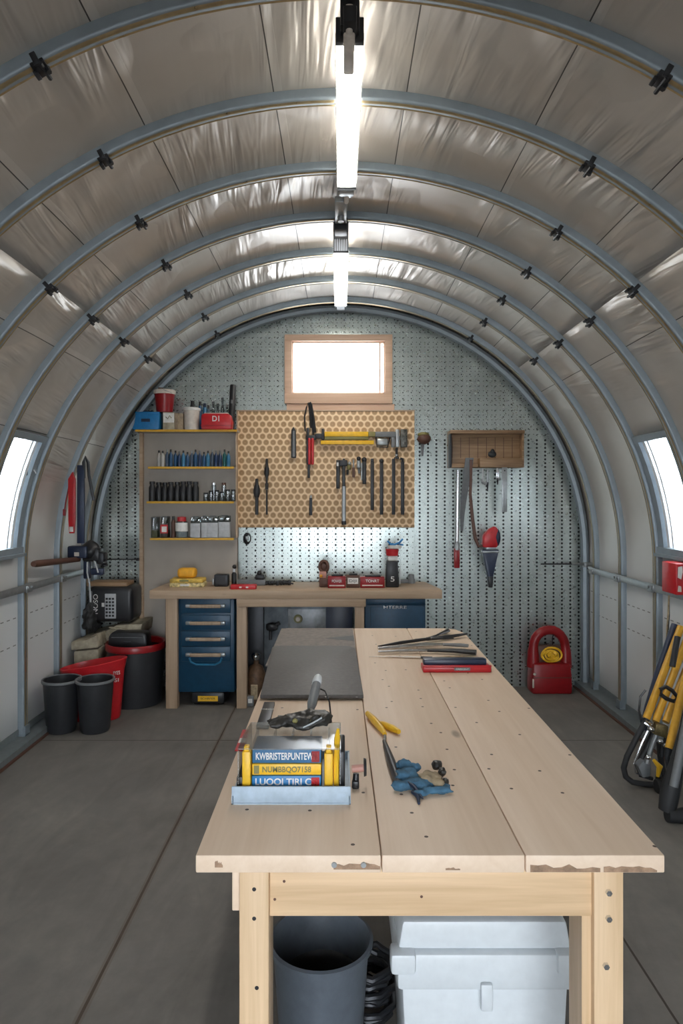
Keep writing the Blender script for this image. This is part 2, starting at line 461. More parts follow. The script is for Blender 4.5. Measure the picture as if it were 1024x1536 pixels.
# plain timber panel between window and honeycomb board
a, b = P(430, 606, YW), P(591, 619, YW)
struct(MB().box(a.x, b.x, YW-.015, YW-.001, b.z, a.z-.002).build('trim_2', M_peach, smooth=False))

# side windows (flat frames bridging the arc)
def side_window(sgn, nm):
    za = math.asin((WZ0-ZC)/R); zb = math.asin((WZ1-ZC)/R)
    def pt(t, y, off=0.):      # t 0..1 up the arc
        e = za+(zb-za)*t; r = R+off
        return Vector((sgn*r*math.cos(e), y, ZC+r*math.sin(e)))
    def strip(mb, t0, t1, y0, y1, o0, o1, n=8):
        prev = None
        for k in range(n+1):
            t = t0+(t1-t0)*k/n
            q = [mb.bm.verts.new(pt(t, y, of)) for y, of in ((y0, o0), (y1, o0), (y1, o1), (y0, o1))]
            if prev:
                for i in range(4): mb.bm.faces.new((prev[i], q[i], q[(i+1) % 4], prev[(i+1) % 4]))
            else: mb.bm.faces.new(q)
            prev = q
        mb.bm.faces.new(prev[::-1])
    f = MB()
    w = .03
    strip(f, -.02, 1.02, WY0-.005, WY0+w, -.02, .05); strip(f, -.02, 1.02, WY1-w-.025, WY1+.005, -.02, .05)
    strip(f, -.03, .045, WY0-.005, WY1+.005, -.035, .05, 1); strip(f, .965, 1.02, WY0-.005, WY1+.005, -.02, .05, 1)
    W = struct(f.build(nm, M_rib, smooth=False))
    f = MB(); strip(f, .03, .97, WY1-w-.125, WY1-w-.108, -.005, .03); strip(f, .03, .97, WY1-w-.075, WY1-w-.045, -.005, .04)
    strip(f, .03, .97, WY0+w+.002, WY0+w+.015, .005, .03)
    f.build('sash', M_white, W, False)
    f = MB(); strip(f, .03, .97, WY0+w, WY1-w, .032, .036); f.build('pane', M_glass, W, False)
    f = MB(); strip(f, -.035, -.008, WY0-.03, WY1+.02, -.05, .0, 1); f.build('sill', M_rib, W, False)
side_window(1, 'window_2'); side_window(-1, 'window_3')

# base channels
for sgn, nm in ((-1, 'baseboard_left'), (1, 'baseboard_right')):
    m = MB(); m.box(sgn*1.93, sgn*2.055, YF, YW, 0, .05, .004); m.box(sgn*2.03, sgn*2.055, YF, YW, .05, .09)
    m.mi = 1; m.box(sgn*1.915, sgn*1.935, YF, YW, 0, .012)
    struct(m.build(nm, [M_channel, M_brownp], smooth=False))

# arch ribs
CL_HI = [-43.5, -29, 29, 43.5]
rib_lab = ['nearest blue-grey steel arch rib, crossing the top edge of the view',
 'second nearest steel arch rib, crossing over the long ceiling light',
 'third steel arch rib, just before the far end of the long light',
 'fourth steel arch rib, over the junction between the two ceiling lights',
 'fifth steel arch rib, over the near end of the small ceiling light',
 'sixth steel arch rib, over the far half of the small ceiling light',
 'farthest steel arch rib, standing just in front of the perforated wall']
for i, y in enumerate(RIBY):
    T = thing('arch_rib', rib_lab[i], 'rib', (0, y, 0), group='steel arch ribs along the tunnel')
    w = .026 if i < 6 else .020
    hat = [(-w, 1.0), (-w, .28), (-w+.003, .10), (-w+.009, 0), (.002, 0), (w-.010, .04), (w-.008, .06), (w-.003, 0), (w, .05), (w, 1.0)]
    bm = bmesh.new(); rings = []
    path = [('w', 1, z) for z in (.05, .4, .8)]+[('a', 90-k*2.5, 0) for k in range(73)]+[('w', -1, z) for z in (.8, .4, .05)]
    for kind, a, z in path:
        ring = []
        for yy, f in hat:
            r = RI+(R+.004-RI)*f
            p = Vector((a*r, 0, z)) if kind == 'w' else arc(a, r)
            ring.append(bm.verts.new((p.x, yy, p.z)))
        rings.append(ring)
    for A, B in zip(rings, rings[1:]):
        for k in range(len(hat)-1):
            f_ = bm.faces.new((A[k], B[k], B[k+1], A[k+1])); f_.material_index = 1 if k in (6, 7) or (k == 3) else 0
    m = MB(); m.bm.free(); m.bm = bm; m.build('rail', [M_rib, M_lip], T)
    for sgn in (-1, 1):
        MB().box(sgn*(RI-.012), sgn*(R-.01), -w-.012, w+.012, .05, .058).box(sgn*(RI-.012), sgn*RI, -w-.004, w+.004, .05, .11).build('foot_plate', M_rib, T, False)
    cl = CL_HI if i < 6 else [-29, 29]
    LA = [27.4, 27.4, 28.3, 29, 29, 29, 29][i]; RA = [29.6, 29, 31, 31.3, 31, 31, 31][i]
    cl = [-43.5, -LA, RA, 44] if i < 6 else [-LA, RA]
    for a in cl:
        s = 1.0
        Mx = Matrix.Translation(arc(a, RI)) @ Matrix.Rotation(math.radians(a), 4, 'Y') @ Matrix.Diagonal((.78, 1, .8, 1))
        c = MB(); c.box(-.028, .028, -w-.006, w+.006, -.012, .002, .003, Mx)
        c.box(-.012, .012, -w-.012, -w-.003, -.02, .03, .002, Mx); c.box(-.034, -.016, -.012, .02, -.028, -.01, .003, Mx)
        c.tube([Mx @ Vector((.01, -w-.008, -.018)), Mx @ Vector((.01, w+.016, -.018))], .007, 8)
        c.lathe([(0, -.034), (.011, -.034), (.011, -.012), (0, -.012)], 6, (.022, .0, 0), M=Mx)
        c.build('clamp', M_darkm, T)

# side rails
for sgn, lab in ((1, 'flat steel rail bolted along the right wall below the window'), (-1, 'flat steel rail bolted along the left wall behind the axe handle')):
    T = thing('wall_rail', lab, 'rail', (sgn*1.983, 0, .985), group='steel rails along the walls')
    m = MB(); y1 = 5.30
    m.box(-.006, .006, 1.8, y1, -.022, .022, .002); m.box(-.010*sgn-.004, -.010*sgn+.004, 1.8, y1, .016, .026); m.build('bar', M_steel, T)
    for y in RIBY[1:]:
        m = MB(); m.box(-.012 if sgn > 0 else -.004, .004 if sgn > 0 else .012, y-.04, y+.04, -.03, .03, .004)
        for dy in (-.022, .022): m.lathe([(0, 0), (.009, 0), (.009, .008), (0, .008)], 6, (0, 0, 0), M=Matrix.Translation((-sgn*.012, y+dy, 0)) @ Matrix.Rotation(-sgn*PI/2, 4, 'Y'))
        m.build('bracket', M_steel, T)
T = thing('threaded_rod', 'thin dark rod sticking out along the perforated wall from the right rail', 'rod', P(881, 846, 5.40))
MB().tube([(-.38, 0, 0), (0, 0, 0)], .006, 8).build('shaft', M_darkm, T)
MB().tube([(-.13, 0, 0), (.05, 0, 0)], .012, 8).box(-.03, .04, -.02, .03, -.025, .012, .003).build('socket', M_steel, T)
T = thing('threaded_rod', 'thin dark rod along the perforated wall left of the shelf unit', 'rod', P(207, 839, 5.42))
MB().tube([(-.26, 0, 0), (0, 0, 0)], .005, 8).build('shaft', M_darkm, T)
MB().lathe([(0, -.012), (.012, -.012), (.012, .012), (0, .012)], 8).build('nut', M_darkm, T)
# dangling sling up near the left window
T = thing('ratchet_clamp', 'dark metal clamp hooked on the rib beside the left window', 'clamp', P(41, 708, 4.17))
MB().box(-.03, .02, -.02, .02, -.03, .05, .008).box(-.015, .035, -.015, .015, .02, .07, .006).build('jaw', M_navy, T)
MB().tube([(-.02, 0, -.02), (-.03, 0, -.09), (-.045, 0, -.15)], .006, 8).tube([(.01, 0, .06), (.03, 0, .03), (.05, .01, -.01)], .005, 8).build('lever', M_steel, T)

# ------------------------------------------------------------------ lights
def strip_light(y0, y1, w, z, label):
    T = thing('strip_light', label, 'ceiling light', (0.03 if y0 < 3 else .004, y0, z), group='strip lights along the ridge')
    L = y1-y0
    m = MB(); m.prism([(-w/2+.006, .026), (w/2-.006, .026), (w/3, .07), (-w/3, .07)], 0, L, 'y'); m.build('housing', M_lgrey, T, False)
    m = MB(); m.prism([(-w/2, .026), (-w/2+.004, .004), (-w/2+.014, 0), (w/2-.014, 0), (w/2-.004, .004), (w/2, .026)], .02, L-.02, 'y'); m.build('diffuser', M_lamp, T, False)
    for s in (-1, 1):
        m = MB(); m.box(s*(w/2+.001), s*(w/2+.004), .01, L-.01, .000, .034); m.build('edge_strip', M_clear, T, False)
    for a, b in ((-.012, .02), (L-.02, L+.012)):
        m = MB(); m.box(-w/2-.002, w/2+.002, a, b, -.002, .07, .003); m.build('end_cap', M_darkm if a < 0 else M_grey, T)
    return T
T1 = strip_light(2.10, 3.10, .085, 2.99, 'long bright strip light overhead, nearest the viewer')
m = MB(); m.box(-.02, .02, -.09, .0, .0, .05, .004).box(-.03, .03, -.06, -.01, .01, .09, .004); m.build('mount', M_black, T1)
m = MB(); m.lathe([(0, .10), (.02, .10), (.055, .19), (.055, .20), (0, .20)], 20, (0, -.09, 0)); m.build('ceiling_cone', M_darkm, T1)
m = MB(); m.box(-.020, .016, -.05, .13, -.022, -.004, .006, Matrix.Rotation(-.02, 4, 'X')); m.tube([(-.002, -.045, -.01), (-.002, -.075, .06)], .011); m.build('pull_handle', M_cream, T1)
m = MB(); m.box(-.025, .025, 1.0, 1.14, .02, .07, .004).box(-.035, .035, 1.02, 1.08, .0, .04, .004); m.mi = 1; m.tube([(0, 1.09, .02), (0, 1.13, -.0), (0, 1.2, .03)], .012); m.build('link_bracket', [M_steel, M_cream], T1)
T2 = strip_light(3.88, 4.98, .084, 2.985, 'small bright strip light near the back wall, over the window')
m = MB(); m.box(-.042, .042, -.29, -.012, .0, .06, .004); m.mi = 1
for k in range(6): m.box(-.035+k*.0125, -.029+k*.0125, -.20, -.03, -.004, .0)
m.mi = 2; m.box(-.034, .034, -.34, -.24, -.004, .06, .004); m.build('driver_box', [M_grey, M_white, M_black], T2)
m = MB(); m.box(-.03, .03, -.62, -.36, .015, .045, .004).lathe([(0, -.02), (.016, -.02), (.02, .02), (0, .02)], 12, (0.0, -.45, .01)); m.build('connector', M_steel, T2)
m = MB(); m.box(-.03, .03, 1.11, 1.2, .0, .03, .003); m.build('tail_clip', M_darkm, T2)

# ------------------------------------------------------------------ long work table
TZ = .87
TY0, TY1 = 1.271, 3.50
TX0, TX1 = -.276, .619
T = thing('work_table', 'long pale pine work table with three planks in the foreground', 'table', (0, 0, 0))
def edge_x(px_front, px_back, y):
    xf = (px_front-510)*TY0/1000; xb = (px_back-510)*TY1/1000
    return xf+(xb-xf)*(y-TY0)/(TY1-TY0)
th = .034
seams = [(293, 428), (572, 530.5), (787.5, 610), (997, 690)]
for i in range(3):
    l, r = seams[i], seams[i+1]; g = .0009
    x = [edge_x(*l, TY0)+(g if i else 0), edge_x(*r, TY0)-(g if i < 2 else 0), edge_x(*r, TY1)-(g if i < 2 else 0), edge_x(*l, TY1)+(g if i else 0)]
    pts = [(x[0], TY0), (x[1], TY0)]
    if i == 2: pts += [(x[2], TY1-.12), (x[2]-.03, TY1-.03), (x[2]-.09, TY1)]
    else: pts += [(x[2], TY1)]
    pts += [(x[3], TY1)]
    m = MB(); m.prism(pts, TZ-th, TZ, 'z', .003); m.build('tabletop_plank', M_pine, T)
LG = .0575
def leg(x, y, w=LG, d=.085):
    m = MB(); m.box(x, x+w, y, y+d, 0, TZ-th, .003); return m.build('leg', M_pineL, T)
lx0 = (359-510)*.00129; lx1 = (889-510)*.00129
leg(lx0, 1.285); leg(lx1, 1.285); leg(lx0, 3.35); leg(lx1, 3.35)
m = MB(); m.box(lx1-.018, lx1, 1.30, 1.372, 0, TZ-th); m.build('leg', M_pineL, T)
m = MB(); m.box(lx0+LG, lx1, 1.296, 1.33, TZ-th-.098, TZ-th, .002); m.build('apron', M_pineA, T)
m = MB(); m.box(lx0+LG, lx1, 3.37, 3.40, TZ-th-.098, TZ-th, .002); m.build('apron', M_pineA, T)
m = MB(); m.box(lx0-.016, lx0, 1.30, 3.42, TZ-th-.09, TZ-th, .002); m.build('side_rail', M_pine, T)
m = MB(); m.box(lx1+LG, lx1+LG+.016, 1.37, 3.42, TZ-th-.09, TZ-th, .002); m.build('side_rail', M_pine, T)
def disc(x, y, z, r, d, mat, nm, par, hexa=False):
    m = MB(); m.lathe([(0, 0), (r, 0), (r*.9, d), (0, d)], 6 if hexa else 16, M=Matrix.Translation((x, y, z)) @ Matrix.Rotation(PI/2, 4, 'X')); return m.build(nm, mat, par)
for px, py in ((912, 1338), (912, 1377), (908, 1448)):
    q = P(px, py, 1.285); disc(q.x, 1.285, q.z, .0065, .006, M_chrome, 'bolt', T, True)
for px, py in ((381, 1334), (381, 1378), (385, 1482)):
    q = P(px, py, 1.285); disc(q.x, 1.2855, q.z, .0042, .001, M_black, 'screw_hole', T)
for px, py in ((412, 1349), (426, 1322), (632, 1345)):
    q = P(px, py, 1.296); disc(q.x, 1.2965, q.z, .003, .001, M_brownp, 'screw_hole', T)
for px in (501, 545):
    q = P(px, 1297, TY0); disc(q.x, TY0, q.z, .0055, .003, M_steel, 'bolt', T)

M_stain = plain('brown_stain', (.30, .19, .12), .7, 0, .35, 0, 60)
for (pa_, pb_, ya_, yb_) in ((500, 570, 1292, 1305), (795, 900, 1296, 1309), (905, 985, 1299, 1309), (668, 690, 1300, 1306), (322, 334, 1290, 1302)):
    a_ = P(pa_, yb_, TY0); b_ = P(pb_, ya_, TY0); n_ = 9
    top = [(a_.x+(b_.x-a_.x)*k/n_, b_.z-random.uniform(0, .55)*(b_.z-a_.z)*(1 if 0 < k < n_ else 1.4)) for k in range(n_+1)]
    m = MB(); m.prism([(a_.x, a_.z+.001), (b_.x, a_.z+.001)]+top[::-1], TY0-.0004, TY0+.001, 'y'); m.build('stain', M_stain, T, False)
def PT(px, py, z=TZ):       # point on horizontal plane z under pixel
    Y = (CAMZ-z)*1000/(py-748); return Vector(((px-510)*Y/1000, Y, z))

# ---- things on the table
T = thing('rubber_mat', 'worn brown-grey mat at the far end of the work table', 'mat', (0, 0, TZ))
a, b, c, d = PT(398, 1000), PT(537, 1000), PT(529, 944), PT(422, 944)
MB().prism([(p.x, p.y) for p in (a, b, c, d)], .001, .005, 'z').build('sheet', M_mat2, T, False)
MB().prism([(PT(488, 959).x, PT(0, 959).y), (PT(530, 961).x, PT(0, 963).y), (PT(530, 957).x, PT(0, 955).y), (PT(505, 957).x, PT(0, 957).y)], .0051, .0056, 'z').build('tar_smear', M_darkm, T, False)
T = thing('cutting_board', 'large dark grey board with rounded corners on the work table', 'board', (0, 0, TZ+.0062))
a, b = PT(390, 1051), PT(545, 1051); c, d = PT(533, 975), PT(409, 975)
pts = [(a.x, a.y), (b.x, b.y)]
for k in range(7):
    t = k*PI/12; pts.append((c.x-.05+.05*math.cos(t), c.y-.09+.09*math.sin(t)))
pts += [(d.x+.015, c.y), (d.x, c.y-.03)]
MB().prism(pts, 0, .014, 'z', .003).build('panel', M_mat, T)
for px, s in ((491, 'T ···'), (535, '~')):
    q = PT(px, 1047, TZ+.02); text_mesh(s, .012, M_whitel, 'mark', T, (q.x, q.y+.01, .0142), (0, 0, 0), .0002)
# steel rule / level strip at table's left edge
T = thing('spirit_level', 'short black strip tool lying at the left table edge, ahead of the board', 'level', (0, 0, TZ))
a, b, c, d = PT(384, 1094), PT(403, 1094), PT(412, 1058), PT(396, 1058)
MB().prism([(p.x, p.y) for p in (a, b, c, d)], .0, .012, 'z', .002).build('bar', M_darkm, T)
q = PT(401, 1064, TZ+.012); text_mesh('M8C3', .018, M_whitel, 'lettering', T, (q.x, q.y, .0125), (0, 0, 0), .0002)
# tray with clear case
TR = thing('parts_tray', 'shallow pale blue plastic tray at the near left table corner', 'tray', P(436.5, 1207, 1.481).xy.to_3d()+Vector((0, 0, TZ)))
w = .1325; D = .26
m = MB(); m.box(-w, w, 0, .006, .003, .040, .002); m.box(-w, -w+.004, 0, D, 0, .020); m.box(w-.004, w, 0, D, 0, .020); m.box(-w, w, D-.004, D, 0, .022); m.box(-w, w, 0, D, 0, .003)
m.build('shell', M_tblue, TR)
base = TR.location
CS = thing('storage_case', 'clear plastic organiser case standing in the blue tray', 'case', base+Vector((0, 0, .0031)))
x0, x1 = -w+.012, w-.022
m = MB(); hz = .075
m.prism([(.008, 0), (D-.02, 0), (D-.03, .100), (.10, .114), (.012, .112)], x0, x0+.003, 'x'); m.build('side_wall', M_clear, CS, False); m = MB(); m.prism([(.008, 0), (D-.02, 0), (D-.03, .100), (.10, .114), (.012, .112)], x1-.003, x1, 'x')
m.build('side_wall', M_clear, CS, False)
m = MB(); m.prism([(.012, .1145), (.10, .1165), (D-.03, .1005), (D-.03, .103), (.10, .119), (.012, .117)], x0, x1, 'x'); m.build('lid', M_clear, CS, False)
for k in range(5):
    xx = x0+.02+k*.045
    MB().box(xx, xx+.003, .11, D-.04, .0, .095).build('divider', M_clear, CS, False)
MB().box(x0-.004, x0+.018, .02, .20, 0, .05, .003).build('side_block', M_black, CS)
# books / packs with lettering standing in case
pk = [(M_bblue, .0, .052, 'LUOOI TIRI CSI', M_whitel), (M_yel, .052, .077, 'NUMBBQO7158', M_olive), (plain('label_blue', (.03, .13, .27), .5), .077, .108, 'KWBRISTERPUNTEWN', M_whitel)]
for i, (mt, z0, z1, s, lm) in enumerate(pk):
    B = thing('accessory_pack', ['lowest blue lettered pack in the clear case', 'yellow lettered pack between two blue ones in the case', 'upper dark blue lettered pack in the clear case'][i], 'box', base+Vector((-.012, .020+.004*i, .0035+z0+.0005)), group='lettered packs in the clear case')
    h = z1-z0-.0005
    MB().box(-.078, .078, 0, .09, 0, h, .002).build('carton', mt, B)
    text_mesh(s, h*.72 if i else h*.4, lm, 'lettering', B, (0, -.0006, h*.5 if i else h*.74), (PI/2, 0, 0), .0004, .14 if i != 1 else .11, .0004)
    MB().box(.056 if i != 1 else -.074, .074 if i != 1 else -.062, -.001, 0, .003, h-.003).build('label', M_red if i == 0 else (M_dred if i == 2 else M_olive), B, False)
for i, (xx, nm) in enumerate(((-.102, 'left'), (.083, 'right'))):
    H = thing('yellow_clamp', f'upright yellow plastic block at the {nm} of the lettered packs', 'clamp', base+Vector((xx, .016, .0035)), group='yellow uprights in the case')
    MB().box(-.010, .010, 0, .03, .0, .108-.004*i, .004).build('body', M_yel, H)
    MB().box(-.006, .006, .003, .02, .106-.004*i, .119, .003).build('knob', M_yel, H)
H = thing('tape_measure', 'black and yellow rounded tool at the right side of the tray', 'tool', base+Vector((.112, .030, .0035)))
m = MB(); m.prism([(0, 0), (.10, 0), (.11, .04), (.09, .105), (.05, .125), (.01, .10)], -.010, .008, 'x', .004); m.build('body', M_black, H)
m = MB(); m.tube([(-.012, .0, .01), (-.012, -.002, .08), (-.010, .02, .125), (-.008, .03, .145)], [.006, .007, .007, .003], 8); m.build('grip', M_yel, H)
H = thing('stamp_punch', 'small pink and black punch poking out right of the tray', 'tool', base+Vector((w+.004, .09, 0)))
MB().tube([(-.0, 0, .043), (.028, .0, .046)], .009).build('neck', M_pink, H)
MB().lathe([(0, 0), (.021, 0), (.019, .006), (0, .006)], 16, M=Matrix.Translation((.028, 0, .047)) @ Matrix.Rotation(PI/2, 4, 'Y')).build('head', M_black, H)
MB().tube([(.010, 0, .0325), (.008, -.005, .002)], [.007, .009]).box(.0, .017, -.016, .002, 0.001, .02, .004).build('foot', M_black, H)
# red-white tape at table edge
a = PT(360, 1112)
H = thing('warning_tape', 'red and white tape stuck by the left table edge', 'tape', (a.x, a.y, TZ+.0002), 0)
q = [PT(352, 1127), PT(366, 1127), PT(373, 1096), PT(364, 1096)]
m = MB(); m.prism([(p.x-a.x, p.y-a.y) for p in q], 0, .003, 'z'); m.build('backing', M_red, H, False)
m = MB(); q = [PT(357, 1116), PT(368, 1116), PT(370, 1109), PT(360, 1109)]; m.prism([(p.x-a.x, p.y-a.y) for p in q], .0031, .0036, 'z'); m.build('stripe', M_whitel, H, False)
# black glove on the case
def lumps(name, mats, parent, lst, voxel=.004, smooth=2):
    m = MB()
    for c, r in lst: m.ball(c, r, 4, .40, 2.6)
    o = m.build(name, mats, parent)
    md = o.modifiers.new('merge', 'REMESH'); md.mode = 'VOXEL'; md.voxel_size = voxel; md.use_smooth_shade = True
    tx = bpy.data.textures.get('crumple') or bpy.data.textures.new('crumple', 'CLOUDS'); tx.noise_scale = .018; tx.noise_depth = 3
    md = o.modifiers.new('crumple', 'DISPLACE'); md.texture = tx; md.texture_coords = 'LOCAL'; md.strength = voxel*2.4; md.mid_level = .5
    return o
zt = base.z+.118
H = thing('work_glove', 'crumpled black work glove lying on top of the clear case', 'glove', (base.x+.02, base.y+.155, zt))
L = [((0, 0, .018), (.055, .032, .016)), ((-.045, 0, .016), (.03, .022, .013)), ((.04, .005, .022), (.03, .028, .018)), ((.015, .01, .03), (.03, .02, .012))]
for k in range(4): L += [((-.05-.006*k, -.016+.011*k, .012), (.022, .006, .006)), ((-.068-.004*k, -.02+.013*k, .010), (.014, .0055, .0055))]
L += [((.0, -.03, .010), (.022, .01, .007))]
lumps('glove_body', M_bglove, H, L)
m = MB()
for x, y in ((-.02, -.028), (.012, -.024), (.035, -.012)): m.ball((x, y, .026), (.007, .004, .006), 2)
m.build('badge', M_olive, H)
m = MB(); m.tube([(.0, -.035, .012), (.022, -.034, .022), (.045, -.03, .034)], .003, 8); m.build('zip_pull', M_steel, H)
H = thing('utility_brush', 'grey handled brush with white end propped on the black glove', 'brush', (base.x+.033, base.y+.205, zt+.004))
A, B = Vector((-.002, 0, .010)), Vector((.016, .16, .068))
def lerp(t): return A+(B-A)*t
m = MB(); m.tube([lerp(t) for t in (0, .15, .3, .55, .8)], [.006, .009, .013, .013, .012], 12); m.build('handle', M_grey, H)
m = MB(); m.tube([lerp(t) for t in (.76, .85, .95, 1.0)], [.013, .0135, .011, .006], 12); m.build('end_cap', M_white, H)
m = MB(); pts = [Vector((.018, .12, .045)), Vector((.036, .10, .042)), Vector((.048, .05, .028)), Vector((.052, .0, .010))]; m.tube(pts, .0022, 8); m.build('cord', M_black, H)
# yellow cutters
H = thing('pliers', 'yellow handled pliers lying open on the middle plank', 'pliers', (PT(576, 1112).x, PT(0, 1112).y, TZ))
c0 = PT(576, 1112)
def rel(px, py, z): q = PT(px, py); return (q.x-c0.x, q.y-c0.y, z)
MB().tube([rel(577, 1106, .009), rel(571, 1098, .011), rel(560, 1086, .013), rel(551, 1076, .012)], [.006, .0105, .011, .008], 12).build('grip', M_yel, H)
MB().tube([rel(566, 1088, .008), rel(574, 1091, .009), rel(589, 1098, .010), rel(598, 1103, .010)], [.005, .0095, .0105, .007], 12).build('grip', M_yel, H)
MB().tube([rel(577, 1108, .008), rel(576, 1119, .009)], .0045, 8).build('pivot', M_steel, H)
MB().tube([rel(576, 1117, .010), rel(581, 1133, .012), rel(587, 1152, .014), rel(594, 1172, .014), rel(598, 1185, .011)], [.005, .0085, .011, .011, .007], 12).build('jaw_sleeve', M_darkm, H)
# blue crumpled glove
g0 = PT(625, 1188)
H = thing('work_glove', 'crumpled blue and tan work glove on the middle plank beside the pliers', 'glove', (g0.x, g0.y, TZ))
def rg(px, py, z): q = PT(px, py); return (q.x-g0.x, q.y-g0.y, z)
L = [(rg(610, 1175, .018), (.028, .026, .018)), (rg(606, 1165, .030), (.018, .014, .012)), (rg(625, 1185, .014), (.030, .020, .013)), (rg(600, 1186, .012), (.02, .016, .011)),
     (rg(640, 1180, .014), (.02, .028, .012)), (rg(655, 1192, .010), (.034, .009, .008)), (rg(668, 1188, .010), (.012, .014, .009)), (rg(630, 1196, .008), (.018, .010, .007)), (rg(622, 1168, .028), (.016, .010, .010))]
lumps('glove_body', M_glove, H, L, .0035)
lumps('palm_patch', M_tan, H, [(rg(645, 1180, .022), (.026, .022, .012)), (rg(658, 1186, .018), (.014, .014, .009))], .0035)
lumps('cuff', M_bglove, H, [(rg(655, 1162, .024), (.012, .014, .010)), (rg(663, 1170, .020), (.010, .016, .010)), (rg(668, 1182, .016), (.008, .012, .008))], .0035)
MB().tube([rg(612, 1186, .020), rg(622, 1192, .016), rg(634, 1202, .006)], [.006, .005, .002], 8).tube([rg(618, 1194, .010), rg(627, 1200, .008), rg(628, 1208, .004)], [.004, .005, .003], 8).build('strap', M_navy, H)
# bundle of long tools at far right of the table
def longtool(name, label, cat, parts, group=None):
    q = PT(*parts[0][1][0][:2]); H = thing(name, label, cat, (q.x, q.y, TZ), group=group)
    for nm, pts, rs, mt, fl in parts:
        m = MB(); m.tube([(PT(a, b).x-q.x, PT(a, b).y-q.y, z) for a, b, z in pts], rs, 12, flat=fl); m.build(nm, mt, H)
longtool('file', 'thin black file nearest the far right table corner', 'file', [('blade', [(622, 960, .004), (640, 959, .006), (658, 955, .010)], [.003, .006, .008], M_darkm, .5), ('handle', [(656, 955.5, .010), (668, 951.5, .014), (671, 950, .014)], [.008, .013, .015], M_black, .6)])
longtool('pry_bar', 'long black tapered bar behind the silver rods on the table', 'bar', [('shaft', [(567, 972, .008), (600, 968, .012), (640, 963, .014)], [.004, .011, .010], M_black, .7), ('head', [(640, 963, .014), (670, 960, .014), (700, 955.5, .016)], [.012, .013, .007], M_darkm, .7)])
longtool('scissors', 'small black shears resting across the long black bar', 'shears', [('handle', [(645, 967, .030), (664, 968, .034), (680, 967, .030)], [.010, .013, .004], M_black, .6)])
longtool('chisel', 'bright silver rod at the back of the tool bundle', 'chisel', [('blade', [(567, 976, .010), (600, 974, .013), (640, 972, .015), (668, 972, .016)], [.009, .014, .016, .010], M_chrome, .6), ('handle', [(664, 972, .016), (690, 973, .016), (702, 974, .016)], [.011, .014, .012], M_grey, .6)], 'silver tools on the table')
longtool('wood_chisel', 'silver chisel with flat dark handle pointing right', 'chisel', [('blade', [(567, 981, .010), (600, 980, .012), (640, 980, .013)], [.008, .012, .012], M_chrome, .5), ('handle', [(638, 980, .013), (680, 981, .014), (714, 983.5, .014)], [.010, .014, .019], M_darkm, .6)], 'silver tools on the table')
longtool('steel_rule', 'thin tan and grey blade lying in front of the silver chisel', 'tool', [('blade', [(553, 986, .003), (590, 986.5, .005), (632, 988, .006)], [.002, .007, .008], M_cream, .4), ('tip', [(631, 988, .006), (648, 989, .007)], [.009, .009], M_darkm, .5)])
longtool('folding_rule', 'pale narrow rule lying behind the red case', 'ruler', [('blade', [(650, 988, .004), (690, 988, .010), (726, 992, .012)], [.005, .009, .006], M_tan, .5)])
# red case with black foam
q = PT(685, 1009)
H = thing('tool_case', 'small red case with black insert at the right of the work table', 'case', (q.x, q.y, TZ), rz=-.0)
MB().box(-.132, .136, 0, .075, 0, .022, .004).box(-.132, .136, 0, .010, .02, .028, .002).build('base', M_red, H)
MB().box(-.128, .120, .014, .060, .022, .048, .007).build('insert', M_navy, H)
MB().box(-.120, .130, .062, .075, .022, .040, .005).build('back_strip', M_grey, H)
MB().box(-.010, .052, -.001, .0, .008, .020, 0).build('label', M_grey, H, False)
text_mesh('CRESCENT', .009, M_whitel, 'lettering', H, (.021, -.0015, .0135), (PI/2, 0, 0), .0003, .05)

# ------------------------------------------------------------------ bins under the table
T = thing('bucket', 'open slate-grey plastic bucket under the work table', 'bucket', (-.050, 1.74, 0))
MB().lathe([(0, 0), (.095, 0), (.098, .01), (.124, .385), (.134, .39), (.136, .405), (.128, .408), (.120, .39), (.093, .015), (0, .015)], 48).build('body', M_bkt, T)
T2_ = thing('inner_pail', 'dark pail sunk inside the slate-grey bucket', 'pail', (-.058, 1.745, .0155))
MB().lathe([(0, 0), (.088, 0), (.108, .27), (.112, .28), (.109, .283), (.098, .27), (.083, .01), (0, .01)], 40).build('body', M_bag, T2_)
# white bin with lid
T = thing('storage_bin', 'large white plastic bin with raised lid under the work table', 'bin', (.352, 1.62, 0))
m = MB(); m.prism([(-.185, 0), (.185, 0), (.205, .40), (-.205, .40)], -.0, .34, 'y', .012); m.build('body', M_white, T)
m = MB(); m.box(-.215, .215, -.012, .36, .36, .45, .012); m.build('collar', M_white, T)
m = MB(); m.prism([(-.212, .45), (.212, .45), (.200, .52), (-.200, .52)], .004, .34, 'y', .01); m.build('lid', M_white, T)
for s in (-1, 1): MB().box(s*.200-.03, s*.200+.03, -.022, .03, .405, .455, .008).build('corner_clip', M_white, T)
MB().box(-.014, .014, -.024, -.010, .32, .385, .004).build('latch', M_white, T)
T = thing('dark_tray', 'black tray resting on top of the white bin', 'tray', (.352, 1.65, .5205))
MB().box(-.13, .19, 0, .28, 0, .035, .01).build('tray_shell', M_black, T)
T = thing('wire_clutter', 'dark wire clutter between the bucket and the white bin', 'cable', (.085, 2.0, 0))
m = MB()
for k in range(9):
    r = .06+.008*(k % 3); z = .02+.018*k
    m.tube([(r*math.cos(t*PI/8)+random.uniform(-.008, .008), r*math.sin(t*PI/8), z+random.uniform(-.006, .006)) for t in range(16)], .010, 8, True)
m.build('coil', M_darkm, T)

